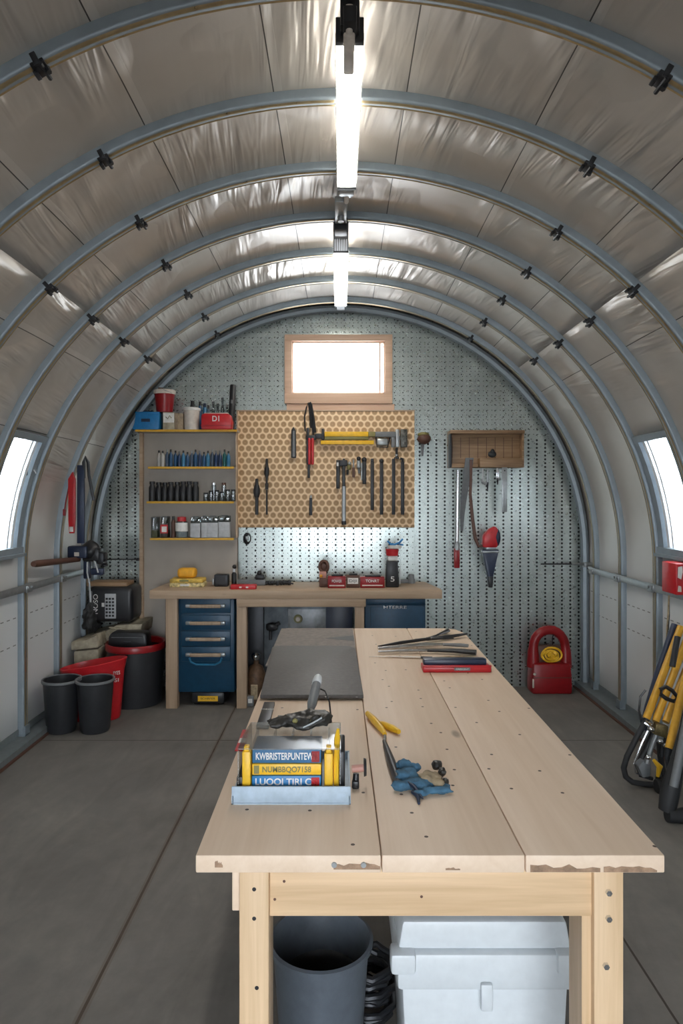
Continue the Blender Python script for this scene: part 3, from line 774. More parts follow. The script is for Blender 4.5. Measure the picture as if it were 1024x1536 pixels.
# ------------------------------------------------------------------ back bench
BY0, BY1 = 4.90, 5.42; BZ = .875
def BX(px, Y=BY0): return (px-510)*Y/1000
T = thing('workbench', 'low timber workbench along the back wall under the pegboard', 'workbench', (0, 0, 0))
x0, x1 = BX(224), BX(663)
pts = [(x0, BY0+.0), (x1, BY0), (x1, BY0+.12), (x1-.06, BY1), (x0+.02, BY1), (x0, BY0+.12)]
MB().prism(pts, BZ-.062, BZ, 'z', .004).build('benchtop', M_bench, T)
def bleg(pa, pb, flare=0):
    m = MB(); a, b = BX(pa, 4.93), BX(pb, 4.93)
    m.prism([(a-flare, 0), (b-flare*.3, 0), (b, BZ-.062), (a, BZ-.062)], 4.92, 5.0, 'y', .003); m.build('leg', M_benchL, T)
bleg(249, 266); bleg(355, 370); bleg(532, 546)
m = MB(); a, b = BX(355, 4.92), BX(532, 4.92); m.box(a+.0, b+.08, 4.905, 4.955, BZ-.122, BZ-.062, .003); m.build('apron', M_bench, T)
m = MB(); m.box(BX(249, 5.4), BX(266, 5.4), 5.38, 5.46, 0, BZ-.062, .003); m.build('leg', M_benchL, T)
m = MB(); m.box(BX(640, 5.0)-.07, BX(640, 5.0), 5.38, 5.46, 0, BZ-.062, .003); m.build('leg', M_benchL, T)
# drawer cabinet left
T = thing('drawer_cabinet', 'dark blue cabinet with four wooden drawer pulls under the bench left', 'cabinet', (0, 4.95, 0))
a, b = BX(266, 4.97), BX(352, 4.97); zb, zt_ = P(0, 1040, 4.95).z, BZ-.070
MB().box(a, b, .02, .45, zb, zt_, .014).build('body', M_blue, T)
cx = (a+b)/2+.0; h4 = [909, 934.5, 958.5, 982]
pz = [P(0, y, 4.95).z for y in h4]
for i, z in enumerate(pz):
    top = z+.06; bot = z-.06
    m = MB(); m.box(a+.03, b-.03, .006, .022, bot+.006, top-.002, .005); dr = m.build('drawer', M_blue, T)
    MB().box(cx-.115, cx+.115, -.022, -.004, z-.013, z+.013, .005).build('handle', M_benchL, dr)
    for s in (-1, 1):
        MB().box(cx+s*.125-.022, cx+s*.125+.022, -.016, .008, z-.012, z+.014, .005).build('handle_end', M_steel, dr)
m = MB(); zz = P(0, 997, 4.95).z
m.tube([(cx-.12, .004, zz+.05), (cx-.11, .002, zz+.02), (cx-.07, .0, zz), (cx+.07, .0, zz), (cx+.11, .002, zz+.02), (cx+.12, .004, zz+.05)], .008, 8); m.build('recess_rim', plain('rim_blue', (.02, .16, .30), .3), T)
T = thing('tool_box', 'black toolbox with yellow label on the floor under the drawer cabinet', 'toolbox', (cx+.01, 4.985, 0))
MB().box(-.125, .125, 0, .3, 0.015, .105, .02).build('body', M_black, T)
for s in (-1, 1): MB().tube([(s*.09-.02, .05, .02), (s*.09+.02, .05, .02)], .02, 14).build('wheel', M_rubber, T)
MB().box(-.075, .075, -.002, .001, .035, .075).build('label', M_yel, T, False)
text_mesh('SCHRFER', .02, M_black, 'lettering', T, (0, -.0025, .055), (PI/2, 0, 0), .0003, .11)
# right cabinet
T = thing('steel_cabinet', 'dark blue steel cabinet under the right end of the bench', 'cabinet', (0, 4.96, 0))
a, b = BX(547, 4.98), BX(638, 4.98)
MB().box(a, b, .02, .45, .03, BZ-.070, .006).build('body', M_blue, T)
MB().box(a+.04, b-.015, .010, .021, .08, BZ-.13, .004).build('door', M_blue, T)
MB().box(a+.012, b-.002, .012, .021, BZ-.120, BZ-.074, .003).build('drawer', M_blue, T)
text_mesh('HTERRE', .032, M_chrome, 'lettering', T, (BX(592, 4.98), .0085, P(0, 911, 4.97).z), (PI/2, 0, 0), .0008, .17)
for s in (a+.05, b-.05): MB().box(s-.03, s+.03, .05, .4, 0, .03).build('foot', M_black, T)
# machine housing in the middle
T = thing('machine_housing', 'stained grey sheet-metal machine housing under the bench middle', 'machine', (0, 5.12, 0))
a, b = BX(396, 5.14), BX(530, 5.14)
MB().box(BX(371, 5.16), a-.002, .02, .28, 0, .79, .006).build('side_housing', M_darkm, T)
MB().box(a, b, 0, .28, 0, .79, .006).build('body', M_mach, T)
pa, pb = P(432, 913, 5.12), P(488, 940, 5.12)
MB().box(pa.x, pb.x, -.008, 0, pb.z-.08, pa.z, .002).build('front_plate', plain('worn_zinc', (.22, .23, .24), .4, .7, .4, .1, 9), T)
q = P(447, 928, 5.12); disc(q.x, -.008, q.z, .034, .012, M_olive, 'dial', T); disc(q.x, -.020, q.z, .018, .014, M_cream, 'knob', T)
q = P(408, 939, 5.12); m = MB(); m.ball((q.x, -.03, q.z), (.045, .03, .035), 2, .3, 3).tube([(q.x, -.03, q.z), (q.x+.06, -.03, q.z+.03)], .014).tube([(q.x-.01, -.03, q.z-.02), (q.x-.01, -.03, q.z-.1)], .012); m.build('valve', M_black, T)
m = MB(); a2 = BX(489, 5.14); m.box(a2, b-.01, -.006, 0, .3, .72, .002); m.build('side_plate', M_navy, T)
T = thing('gas_cylinder', 'brownish gas cylinder with chrome valve under the bench', 'cylinder', (BX(384, 5.05), 5.05, 0))
MB().lathe([(0, 0), (.065, 0), (.07, .01), (.07, .23), (.05, .28), (.02, .30), (.02, .33), (0, .33)], 28).build('tank', plain('rust_brown', (.10, .055, .03), .5, .3, .4), T)
MB().lathe([(0, .33), (.026, .33), (.036, .35), (.036, .37), (.02, .385), (0, .385)], 16).ball((.0, -.03, .36), .016, 2).build('valve', M_chrome, T)
MB().box(-.03, .02, -.075, -.068, .05, .16, .002).build('label', M_tan, T)
T = thing('scrap_box', 'small dark box on the floor beside the bench middle leg', 'box', (BX(377, 4.99), 4.96, 0))
MB().box(-.03, .02, 0, .05, 0, .08, .008).build('body', M_grey, T)
MB().box(-.02, .01, -.003, .0, .03, .06).build('label', M_whitel, T, False)

# panels on wall: honeycomb board, pegboard below, shelf unit
def XZ(px, py, Y): q = P(px, py, Y); return q.x, q.z
PY = 5.43
xa, zt2 = XZ(357, 617, PY); xb, zb2 = XZ(621.5, 791, PY)
T = thing('tool_board', 'tan honeycomb-patterned tool board hanging on the back wall', 'tool board', (xa, PY, zb2))
MB().box(0, xb-xa, 0, .03, 0, zt2-zb2, .002).build('panel', M_hex, T)
MB().box(-.002, xb-xa+.002, -.006, .034, zt2-zb2, zt2-zb2+.010).box(-.012, 0, -.006, .034, -.0, zt2-zb2+.01).build('edge_trim', M_bench, T, False)
xa3, _ = XZ(360, 0, PY+.03); xb3, _ = XZ(600, 0, PY+.03); z3 = BZ+.003; zt3 = zb2-.004
T = thing('pegboard', 'galvanised pegboard strip between the bench and the tool board', 'pegboard', (0, PY+.03, z3))
MB().box(xa3, xb3, 0, .012, 0, zt3-z3).build('panel', M_perf2, T, False)
xb4, _ = XZ(622, 0, PY+.02)
MB().box(xb3, xb4, -.01, .012, 0, zt3-z3, .002).build('side_flange', M_perf2, T, False)
# shelf unit
SY = 5.40
X0, _ = XZ(210, 0, SY); X1, ZT = XZ(357, 645, SY)
T = thing('shelf_unit', 'beige wall shelf unit with four yellow-edged shelves', 'shelf unit', (0, SY, 0))
MB().box(X0, X1-.013, .04, .09, .35, ZT-.0).build('back_panel', M_beige, T, False)
MB().box(X0-.006, X0+.022, -.0, .09, .35, ZT).build('side_post', M_bench, T)
MB().box(X1-.016, X1-.004, -.03, .05, P(0, 806, SY).z, ZT).build('side_post', M_bench, T)
shelf_z = []
SD = .16
for a, b, py in ((203, 355.5, 645), (222, 352, 700.5), (220, 355, 752.5), (225, 355, 807.5)):
    xl, z = XZ(a, py, SY-.1); xr, _ = XZ(b, py, SY-.1); xr = min(xr, X1-.018) if py > 650 else xr
    yb = .04
    m = MB(); m.box(xl, xr, -.10, yb, z-.012, z, .0); m.mi = 1; m.box(xl, xr, -.106, -.10, z-.014, z+.003); m.build('shelf', [M_beige, M_shelfy], T, False)
    shelf_z.append(z+.0035)
# --- bottles etc.
SY2 = SY-.045
def bottle(name, cols, capm, r, h, nk=.35, seg=14):
    T = bpy.data.objects.new(name, None); COL.objects.link(T)
    MB().lathe([(0, 0), (r*.94, 0), (r, .006), (r, h*.68), (r*nk*1.2, h*.80), (r*nk, h*.84), (r*nk, h*.88), (0, h*.88)], seg).build('body', cols, T)
    MB().lathe([(0, h*.86), (r*nk*1.35, h*.86), (r*nk*1.3, h), (0, h)], 12).build('cap', capm, T)
    return T
M_sb = [plain('bottle_blue', (.012, .07, .17), .3), plain('bottle_slate', (.05, .08, .13), .3), plain('bottle_azure', (.03, .16, .30), .3), plain('bottle_navy', (.008, .03, .09), .3), plain('bottle_teal', (.01, .10, .10), .3), plain('bottle_pale', (.45, .44, .42), .4)]
cn = ['blue', 'slate', 'azure', 'navy', 'teal', 'pale']
protos = [bottle('bottle', M_sb[k], [M_black, M_steel, M_black, M_grey, M_black, M_darkm][k], .0155, .135) for k in range(6)]
used = set()
seq = [5, 5, 1, 0, 0, 3, 2, 0, 1, 0, 3, 0, 2, 1, 3, 3, 4, 2]
for i, k in enumerate(seq):
    px = 238+i*6.15
    o = protos[k] if k not in used else copy_tree(protos[k]); used.add(k)
    o.location = (P(px, 0, SY2).x, SY2+random.uniform(-.012, .012), shelf_z[1]); s = random.uniform(.88, 1.06); o.scale = (1, 1, s)
    tag(o, f'small {cn[k]} bottle, {ORD(i)} from the left in the row on the second shelf', 'bottle', 'small bottles on the second shelf')
kb = bottle('bottle', M_black, M_black, .0262, .158, .62)
for i in range(8):
    o = kb if i == 0 else copy_tree(kb)
    o.location = (P(228.5+i*9.3, 0, SY2).x, SY2+random.uniform(-.01, .01), shelf_z[2]); o.scale = (1, 1, random.uniform(.95, 1.03))
    tag(o, f'black bottle, {ORD(i)} from the left in the black row on the third shelf', 'bottle', 'black bottles on the third shelf')
def jar(name, r, h, body, capm, fill=None):
    T = bpy.data.objects.new(name, None); COL.objects.link(T)
    MB().lathe([(0, 0), (r*.95, 0), (r, .004), (r, h*.84), (r*.85, h*.88), (r*.85, h*.9), (0, h*.9)], 16).build('glass', body, T)
    MB().lathe([(0, h*.88), (r*.92, h*.88), (r*.92, h), (0, h)], 16).build('lid', capm, T)
    if fill: MB().lathe([(0, .004), (r*.9, .004), (r*.9, h*.55), (0, h*.6)], 12).build('contents', fill, T)
    return T
j0 = jar('jar', .020, .085, M_jar, M_darkm, M_mach); jx = [309, 317, 325.5, 333, 342, 350]
for i, px in enumerate(jx):
    o = j0 if i == 0 else copy_tree(j0)
    o.location = (P(px, 0, SY2).x, SY2-.01, shelf_z[2]); o.scale = (1, 1, [.8, 1, 1.05, .9, 1.1, 1.1][i])
    tag(o, f'small glass jar with dark lid, {ORD(i)} from the left on the third shelf', 'jar', 'glass jars on the third shelf')
for i, (px, mt) in enumerate(((320, M_chrome), (335, M_brownp))):
    o = jar('tall_jar', .019, .055, M_jar, mt)
    o.location = (P(px, 0, SY2).x, SY2+.02, shelf_z[2]+.0); o.scale = (1, 1, 2.7)
    tag(o, ['tall glass jar with silver lid behind the small jars, third shelf', 'tall glass jar with brown lid behind the small jars, third shelf'][i], 'jar', 'tall jars on the third shelf')
# bottom shelf
z = shelf_z[3]
def at(px, dy=0, zz=z): return (P(px, 0, SY2).x, SY2+dy, zz)
for i, (px, w_, h_, lab) in enumerate(((233, .050, .165, 'leftmost clear box of screws on the lowest shelf'), (248, .055, .170, 'clear box with a white and red label on the lowest shelf'))):
    T = thing('clear_box', lab, 'box', at(px), group='clear boxes on the lowest shelf')
    m = MB(); m.box(-w_/2, w_/2, -.04, .04, 0, h_, .003); m.build('walls', M_jar, T)
    MB().box(-w_/2+.004, w_/2-.004, -.034, .034, .002, .06, .004).build('contents', M_olive if i == 0 else M_brownp, T)
    if i: MB().box(-.03, .03, -.044, -.0405, .035, .105).build('label', M_red, T, False); MB().box(-.018, .022, -.0455, -.0443, .045, .09).build('label', M_whitel, T, False)
    MB().box(-w_/2, w_/2, -.041, .041, h_-.008, h_).build('lid', M_grey, T, False)
T = thing('spray_bottle', 'slim dark red-black bottle on the lowest shelf', 'bottle', at(260))
MB().lathe([(0, 0), (.017, 0), (.017, .12), (.009, .145), (0, .145)], 14).build('body', M_brownp, T); MB().lathe([(0, .14), (.01, .14), (.009, .17), (0, .17)], 12).build('cap', M_black, T)
T = thing('jar', 'round jar with red lid and white label on the lowest shelf', 'jar', at(272.5))
MB().lathe([(0, 0), (.045, 0), (.05, .01), (.05, .11), (.04, .13), (0, .13)], 24).build('body', M_jar, T)
MB().lathe([(0, .13), (.036, .13), (.034, .165), (0, .17)], 20).build('lid', M_red, T)
MB().lathe([(.051, .05), (.051, .12), (.0505, .12), (.0505, .05), (.051, .05)], 24).build('label', M_whitel, T)
MB().lathe([(0, .004), (.046, .004), (.046, .045), (0, .05)], 20).build('contents', M_lgrey, T)
for i, (px, w_) in enumerate(((294, .078), (307, .046), (319.5, .090), (337, .092))):
    T = thing('canister', ['wide pale grey canister right of the red-lidded jar', 'narrow grey canister between two wide ones on the lowest shelf', 'wide ribbed grey canister, second from right on the lowest shelf', 'rightmost pale grey canister on the lowest shelf'][i], 'canister', at(px), group='grey canisters on the lowest shelf')
    h_ = [.115, .12, .12, .125][i]
    m = MB(); m.box(-w_/2, w_/2, -.035, .035, 0, h_, .004)
    for k in range(4): m.box(-w_/2+.006, w_/2-.006, -.038, -.034, .015+k*.024, .021+k*.024)
    m.build('body', M_lgrey, T)
    MB().box(-w_/2+.002, w_/2-.002, -.033, .033, h_+.001, h_+.05, .004).build('clear_top', M_jar, T)
    MB().box(-w_/4, w_/4, -.02, .02, h_+.051, h_+.056).build('lid', M_grey, T)
# top shelf
z = shelf_z[0]
T = thing('storage_box', 'bright blue plastic box on the top shelf', 'box', at(223, 0, z))
m = MB(); m.prism([(-.115, 0), (.10, 0), (.105, .115), (.10, .135), (-.085, .135), (-.095, .05)], -.07, .07, 'y', .006); m.build('body', M_bblue, T)
MB().box(-.04, .03, -.072, -.069, .06, .085).build('emblem', M_navy, T); MB().box(-.09, .104, -.073, .073, .1265, .140, .004).build('lid', M_bblue, T)
MB().tube([(-.05, 0, .139), (-.04, 0, .152), (.03, 0, .152), (.04, 0, .139)], .005, 8).build('handle', M_navy, T)
T = thing('carton', 'small carton with white label beside the blue box', 'box', at(255.5, 0, z))
MB().box(-.045, .045, -.06, .06, 0, .138, .003).build('body', M_dust, T); MB().box(-.04, .045, -.063, -.0605, .055, .13).build('label', M_whitel, T, False)
MB().tube([(-.02, -.064, .10), (-.005, -.064, .085), (.01, -.064, .11), (.025, -.064, .09)], .003, 6).build('ink_mark', M_olive, T)
T = thing('carton', 'plain brown carton between the white label carton and cream bucket', 'box', at(270, .01, z))
MB().box(-.03, .035, -.06, .06, 0, .132, .003).build('body', M_brown, T)
MB().box(-.004, .006, -.0612, .0612, .0, .1335).build('tape', M_tan, T)
T = thing('bucket', 'small red bucket with white rim stacked on the blue box', 'bucket', (P(247, 0, SY2).x, SY2, z+.1415))
MB().lathe([(0, 0), (.062, 0), (.065, .01), (.080, .145), (.077, .145), (.06, .012), (0, .012)], 28).build('body', M_dred, T)
MB().lathe([(.079, .145), (.086, .145), (.086, .175), (.078, .18), (.076, .15), (.079, .145)], 28).build('rim', M_cream, T)
MB().lathe([(0, .155), (.076, .155), (.06, .175), (0, .18)], 20).box(-.05, -.01, -.02, .02, .17, .20, .006).box(.03, .06, -.01, .03, .165, .19, .005).build('contents', M_brownp, T)
MB().tube([(-.01, -.08, .18), (.03, -.085, .165), (.07, -.05, .15)], .003, 6).build('bail', M_steel, T)
T = thing('bucket', 'cream white lidded bucket in the middle of the top shelf', 'bucket', at(288, -.01, z))
MB().lathe([(0, 0), (.056, 0), (.058, .01), (.063, .155), (0, .155)], 12).build('body', M_cream, T)
MB().lathe([(0, .155), (.068, .155), (.069, .172), (.06, .178), (0, .178)], 24).build('lid', M_whitel, T)
T = thing('toolbox', 'rounded red toolbox with white marking on the top shelf', 'toolbox', at(327, -.01, z))
m = MB(); m.prism([(-.12, 0), (.12, 0), (.125, .06), (.11, .115), (.085, .125), (-.105, .125), (-.12, .11)], -.07, .02, 'y', .008); m.build('body', M_red, T)
text_mesh('D1', .06, M_whitel, 'lettering', T, (-.0, -.0715, .082), (PI/2, 0, 0), .0006, .055, .0012)
MB().box(-.122, .124, -.0725, -.0695, .028, .033).build('seam_line', M_dred, T, False)
MB().box(-.1, .09, -.05, .01, .1255, .134, .004).build('lid_strip', M_cream, T)
for i, (px, h_, mt, w_, nm) in enumerate(((286, .245, M_black, .022, 'black tool handle standing behind the cream bucket'), (297.5, .24, M_sb[0], .014, 'slim blue bottle right behind the cream bucket'), (304.5, .225, M_sb[2], .018, 'wider light blue bottle behind the cream bucket'), (310, .21, M_sb[1], .010, 'thin slate bottle left of the red toolbox'))):
    T = thing('standing_bottle', nm, 'bottle', at(px, .065, z), group='bottles behind the top shelf buckets')
    MB().lathe([(0, 0), (w_, 0), (w_, h_*.8), (w_*.6, h_*.88), (0, h_*.88)], 14).build('body', mt, T)
    MB().lathe([(0, h_*.86), (w_*.75, h_*.86), (w_*.7, h_), (0, h_)], 12).build('cap', M_black if i != 2 else M_navy, T)
for i, (px, h_) in enumerate(((317, .24), (324, .22), (331, .27), (338, .215))):
    T = thing('glass_bottle', ['leftmost clear glass behind the red toolbox', 'second clear glass behind the red toolbox', 'tallest clear glass behind the red toolbox', 'rightmost clear glass with cream top behind the toolbox'][i], 'glass', at(px, .075, z), group='clear glasses behind the red toolbox')
    MB().lathe([(.001, .004), (.017, 0), (.017, h_*.6), (.008, h_*.8), (.012, h_), (.010, h_), (.006, h_*.8), (.015, h_*.6), (.015, .006), (.001, .006)], 14).build('body', M_jar, T)
    MB().lathe([(0, h_*.92), (.0095, h_*.92), (.0095, h_+.008), (0, h_+.008)], 10).build('stopper', M_chrome if i < 3 else M_cream, T)
T = thing('black_tube', 'tall black tube standing at the right end of the top shelf', 'tube', at(344.5, .055, z), rot=(0, .05, 0))
MB().lathe([(0, 0), (.026, 0), (.026, .365), (.022, .375), (0, .375)], 16).build('body', M_black, T)
MB().box(-.008, .006, -.0275, -.024, .22, .25).build('label', M_grey, T)

# ------------------------------------------------------------------ wall tools
def wt(name, label, cat, px, pt, pb, Y=5.405, group=None):
    q = P(px, pb, Y); T = thing(name, label, cat, q, group=group); return T, (pb-pt)*Y/1000
def prong(T, h, z=None, y1=.028):
    MB().tube([(0, 0, z if z else h-.02), (0, y1, z if z else h-.02)], .004, 6).build('peg_hook', M_steel, T)
T, h = wt('knife_sheath', 'broad black sheathed knife with pointed top at the upper left', 'knife', 440, 640, 687)
MB().prism([(-.018, 0), (.022, 0), (.020, h-.03), (.0, h), (-.016, h-.03)], -.012, .012, 'y', .003).build('sheath', M_darkm, T)
MB().prism([(-.006, 0.01), (.012, 0.01), (.010, h-.035), (-.004, h-.035)], -.014, -.012, 'y').build('front_strip', M_grey, T); prong(T, h)
T, h = wt('bolt_cutter', 'red-gripped cutter with black wire loops hanging from the board', 'cutter', 466, 603, 717)
u = 5.405/1000
m = MB(); m.tube([(-.045, 0, 70*u), (-.05, 0, 92*u), (-.035, 0, 106*u), (-.022, 0, 113*u), (-.008, 0, 100*u), (.002, 0, 75*u)], .006, 8); m.build('wire_loop', M_black, T)
m = MB(); m.tube([(-.005, 0, 114*u), (.004, 0, 110*u), (.020, 0, 90*u), (.030, 0, 68*u)], [.006, .008, .012, .016], 8); m.tube([(-.012, 0, 113*u), (.005, 0, 90*u), (.02, 0, 64*u)], .005, 8); m.build('arm', M_black, T)
MB().box(-.04, .045, -.018, .01, 57*u, 64*u, .006).box(-.035, -.012, -.014, .012, 20*u, 75*u, .005).build('yoke', M_darkm, T)
MB().box(-.022, .0, -.02, .014, 20*u, 60*u, .006).box(.004, .026, -.02, .014, 20*u, 60*u, .006).build('grip', M_red, T)
MB().box(-.026, -.006, -.012, .012, 0, 24*u, .004).build('tail', M_black, T); prong(T, h, .33)
# caulking gun
T, h = wt('caulking_gun', 'yellow and grey caulking gun lying across the tool board', 'gun', 481, 643, 671)
MB().box(.03, .385, -.03, .02, .085, .125, .006).build('barrel', M_yel, T)
MB().box(.03, .385, -.026, .018, .06, .086, .004).build('barrel_underside', M_olive, T)
MB().box(-.0, .43, -.034, -.004, .022, .053, .004).build('side_bar', M_yel, T)
MB().box(-.045, .02, -.03, .02, .070, .110, .006).box(.008, .028, -.035, .022, .058, .148, .005).build('end_cap', M_darkm, T)
MB().box(.385, .44, -.028, .02, .085, .125, .004).build('collar', M_olive, T)
MB().box(.44, .605, -.03, .02, .082, .125, .006).box(.57, .60, -.026, .018, .0, .09, .004).build('grip_frame', M_grey, T)
MB().box(.45, .545, -.022, .014, .012, .072, .016).build('trigger_guard', M_steel, T)
MB().tube([(.445, 0, .08), (.455, 0, .005), (.54, 0, .0), (.56, 0, .08)], .005, 8).build('trigger', M_darkm, T)
MB().box(.605, .635, -.02, .016, .0, .145, .004).build('end_block', M_steel, T)
MB().box(.645, .700, -.025, .02, .0, .145, .004).box(.635, .65, -.01, .01, .06, .09).build('latch_block', plain('speckled_metal', (.10, .10, .09), .4, .6, .8, .3, 60), T)
MB().tube([(.05, 0, .1), (.05, .03, .1)], .005, 6).build('peg_hook', M_steel, T)
T, h = wt('screwdriver', 'stubby black screwdriver with bulbous handle, lower left of the board', 'screwdriver', 385, 718, 772)
MB().lathe([(0, .13), (.018, .14), (.027, .17), (.028, .20), (.02, .235), (.014, .245), (.012, h), (0, h)], 16).build('handle', M_black, T)
MB().tube([(0, 0, 0), (0, 0, .14)], .014, 10).build('shaft', M_darkm, T); prong(T, h)
T, h = wt('drill_bit', 'long thin black auger hanging beside the stubby screwdriver', 'drill bit', 400, 688, 772)
MB().tube([(0, 0, .0), (0, 0, .20)], .0075, 8).build('shank', M_black, T)
MB().lathe([(0, .2), (.013, .205), (.014, .25), (.008, .26), (.01, .30), (.02, .33), (.02, .375), (.012, .39), (.01, h), (0, h)], 14).build('body', M_black, T); prong(T, h)
T, h = wt('punch', 'short black punch hanging alone at the lower middle of the board', 'punch', 466, 743, 773)
MB().box(-.012, .012, -.01, .01, 0, h-.02, .003).build('body', M_darkm, T); MB().tube([(0, 0, h-.02), (.002, 0, h)], .008, 8).build('tip', M_steel, T)
prong(T, h-.02)
T, h = wt('hammer', 'hammer with long grey shaft hanging lowest on the tool board', 'hammer', 515.5, 688, 787, 5.39)
MB().box(-.04, .03, -.018, .018, h-.06, h-.012, .006).box(-.01, .01, -.015, .015, h-.015, h, .003).build('head', M_darkm, T)
MB().box(-.014, .012, -.012, .012, .30, h-.05, .004).build('neck', M_black, T)
MB().tube([(-.001, 0, 0), (.001, 0, .31)], .018, 14).build('shaft', M_steel, T); MB().tube([(0, 0, -.0), (0, 0, .03)], .020, 14).build('end_cap', M_black, T); prong(T, h, None, .043)
T, h = wt('pry_bar', 'short thick black bar hanging directly left of the hammer', 'bar', 507, 690, 733, 5.41)
MB().box(-.016, .014, -.01, .012, 0, h, .004).build('body', M_black, T); MB().box(-.012, .004, -.0125, -.009, h-.05, h-.02).build('label', M_whitel, T); 
T, h = wt('spring_clamp', 'small greyish clamp with olive jaws just right of the hammer', 'clamp', 524, 689, 712)
MB().box(-.022, .012, -.02, .02, .04, .10, .01).build('jaw', M_olive, T); MB().tube([(-.015, 0, .04), (-.018, 0, 0)], .009, 8).build('handle', M_black, T); MB().ball((.0, -.015, .09), .016, 2).build('spring', M_steel, T)
T, h = wt('awl', 'short dark red awl between the two small clamps', 'awl', 530, 689, 716)
MB().box(-.012, .012, -.012, .012, .0, .08, .004).build('grip', M_brownp, T); MB().tube([(0, 0, .08), (0, 0, h)], .006, 8).build('spike', M_steel, T)
T, h = wt('spring_clamp', 'round grey metal clamp beside the thick black handle', 'clamp', 538, 684, 712)
MB().box(-.018, .016, -.018, .018, .05, .12, .012).build('jaw', M_steel, T); MB().tube([(0, 0, .05), (.005, 0, .01)], .009, 8).build('handle', M_grey, T); MB().ball((-.002, -.012, .13), .018, 2).build('spring', M_darkm, T)
T, h = wt('socket_wrench', 'thick black handle with silver collar among the small clamps', 'wrench', 546, 685, 726)
MB().box(-.014, .016, -.014, .014, 0, h-.03, .005).build('grip', M_black, T); MB().box(-.026, -.014, -.01, .01, .03, h-.05, .003).build('silver_strip', M_steel, T); MB().ball((0, 0, h-.025), .022, 2).build('head', M_darkm, T)
for i, (px, pt, pb, lab) in enumerate(((558, 688, 765, 'black rasp, first of four long bars right of the clamps'), (572, 688, 772, 'round-topped file, second of the four long bars'), (590, 688, 772, 'dark flat file hanging below the drill stem'), (603.5, 688, 772, 'hook-topped file, rightmost long bar on the board'))):
    T, h = wt('file', lab, 'file', px, pt, pb, group='long files on the board')
    m = MB(); m.box(-.014, .014, -.007, .007, 0, h-.025, .003); m.build('blade', M_darkm if i else M_black, T)
    m = MB()
    if i == 1: m.ball((0, 0, h-.018), .018, 2)
    elif i == 3: m.tube([(.0, 0, h-.03), (.0, 0, h-.005), (-.02, 0, h)], .012, 8)
    else: m.box(-.013, .013, -.009, .009, h-.028, h, .004)
    m.build('head', M_darkm, T); prong(T, h)
T, h = wt('auger', 'thin dark metal stem hanging below the caulking gun end', 'drill bit', 594.5, 672, 688)
MB().tube([(0, 0, 0), (0, 0, h)], .010, 8).box(-.02, .02, -.01, .01, 0, .012, .002).build('stem', M_darkm, T)
MB().lathe([(0, .02), (.014, .02), (.014, .035), (0, .035)], 10).build('collar', M_steel, T)
T = thing('wire_coil', 'small coil of wire hanging below the left corner of the board', 'wire', P(370.5, 817, 5.445))
m = MB()
for k in range(5): m.tube([((.03-.003*k)*math.cos(t*PI/8)+.003*k, -.004*k, .05+(.046-.004*k)*math.sin(t*PI/8)) for t in range(16)], .004, 6, True)
m.build('loops', M_darkm, T); MB().box(-.01, .012, -.02, .0, .04, .07, .004).build('clip', M_steel, T)
T = thing('wall_hook', 'round dark hook knob with brass top right of the tool board', 'hook', P(635, 668, 5.47))
MB().ball((0, -.04, .05), (.055, .045, .045), 3, .1, 3).build('knob', M_brownp, T); MB().ball((-.005, -.035, .085), (.05, .04, .022), 2).build('brass_cap', M_olive, T)
MB().tube([(-.01, -.02, .02), (-.01, -.015, -.09)], [.014, .008], 10).build('stem', M_grey, T); MB().tube([(0, 0, .05), (0, .03, .05)], .02, 10).build('mount', M_darkm, T)
# wooden rack at right
Y = 5.34; a, b = P(675, 701, Y), P(787, 645, Y)
T = thing('wooden_rack', 'rustic wooden rack board with lip hung on the perforated wall', 'rack', (a.x, Y, a.z))
wR, hR = b.x-a.x, b.z-a.z
MB().box(.0, wR, .10, .14, .0, hR, .004).build('back_board', M_rack, T)
MB().box(0, wR, 0, .11, hR-.028, hR, .004).build('top_board', M_rack, T)
MB().box(.0, .016, .02, .11, 0, hR-.028, .003).build('side_board', M_darkm, T); MB().box(wR-.016, wR, .02, .11, 0, hR-.028, .003).build('side_board', M_rack, T)
MB().box(.016, wR*.38, .02, .10, .0, .03, .003).box(wR*.40, wR-.016, .01, .10, .0, .075, .004).build('bottom_rail', M_rack, T)
m = MB(); m.ball((wR*.56, .0-.004, .105), (.035, .012, .028), 2).ball((wR*.56+.004, -.004, .13), (.016, .012, .018), 2); m.build('black_knob', M_black, T)
m = MB()
for k in range(8): m.box(.03+k*.07, .034+k*.07, .0985, .1005, .08, hR-.05)
m.build('grain_mark', M_brownp, T)
RY = 5.36
T = thing('long_screwdriver', 'long silver rod with red handle hanging left of the strap', 'tool', P(685, 852, RY))
u = RY/1000
MB().tube([(0, 0, 28*u), (.008, 0, 147*u)], [.014, .013], 12).build('shaft', M_chrome, T)
MB().box(-.024, .022, -.018, .018, 0, 30*u, .008).build('handle', M_dred, T); MB().lathe([(0, 27*u), (.024, 27*u), (.022, 36*u), (.014, 40*u), (0, 40*u)], 14).build('ferrule', M_steel, T)
T = thing('webbing_strap', 'grey and brown webbing strap hanging down to the red holster', 'strap', P(715, 822, RY))
m = MB()
def ribbon(m, pts, w, th_=.004):
    n = len(pts); vs = []
    for i, (x, y, z) in enumerate(pts):
        ww = w[i] if isinstance(w, list) else w
        vs.append([m.bm.verts.new((x-ww/2, y-th_, z)), m.bm.verts.new((x+ww/2, y-th_, z)), m.bm.verts.new((x+ww/2, y+th_, z)), m.bm.verts.new((x-ww/2, y+th_, z))])
    for A, B in zip(vs, vs[1:]):
        for k in range(4): m.bm.faces.new((A[k], B[k], B[(k+1) % 4], A[(k+1) % 4]))
    m.bm.faces.new(vs[0]); m.bm.faces.new(vs[-1][::-1])
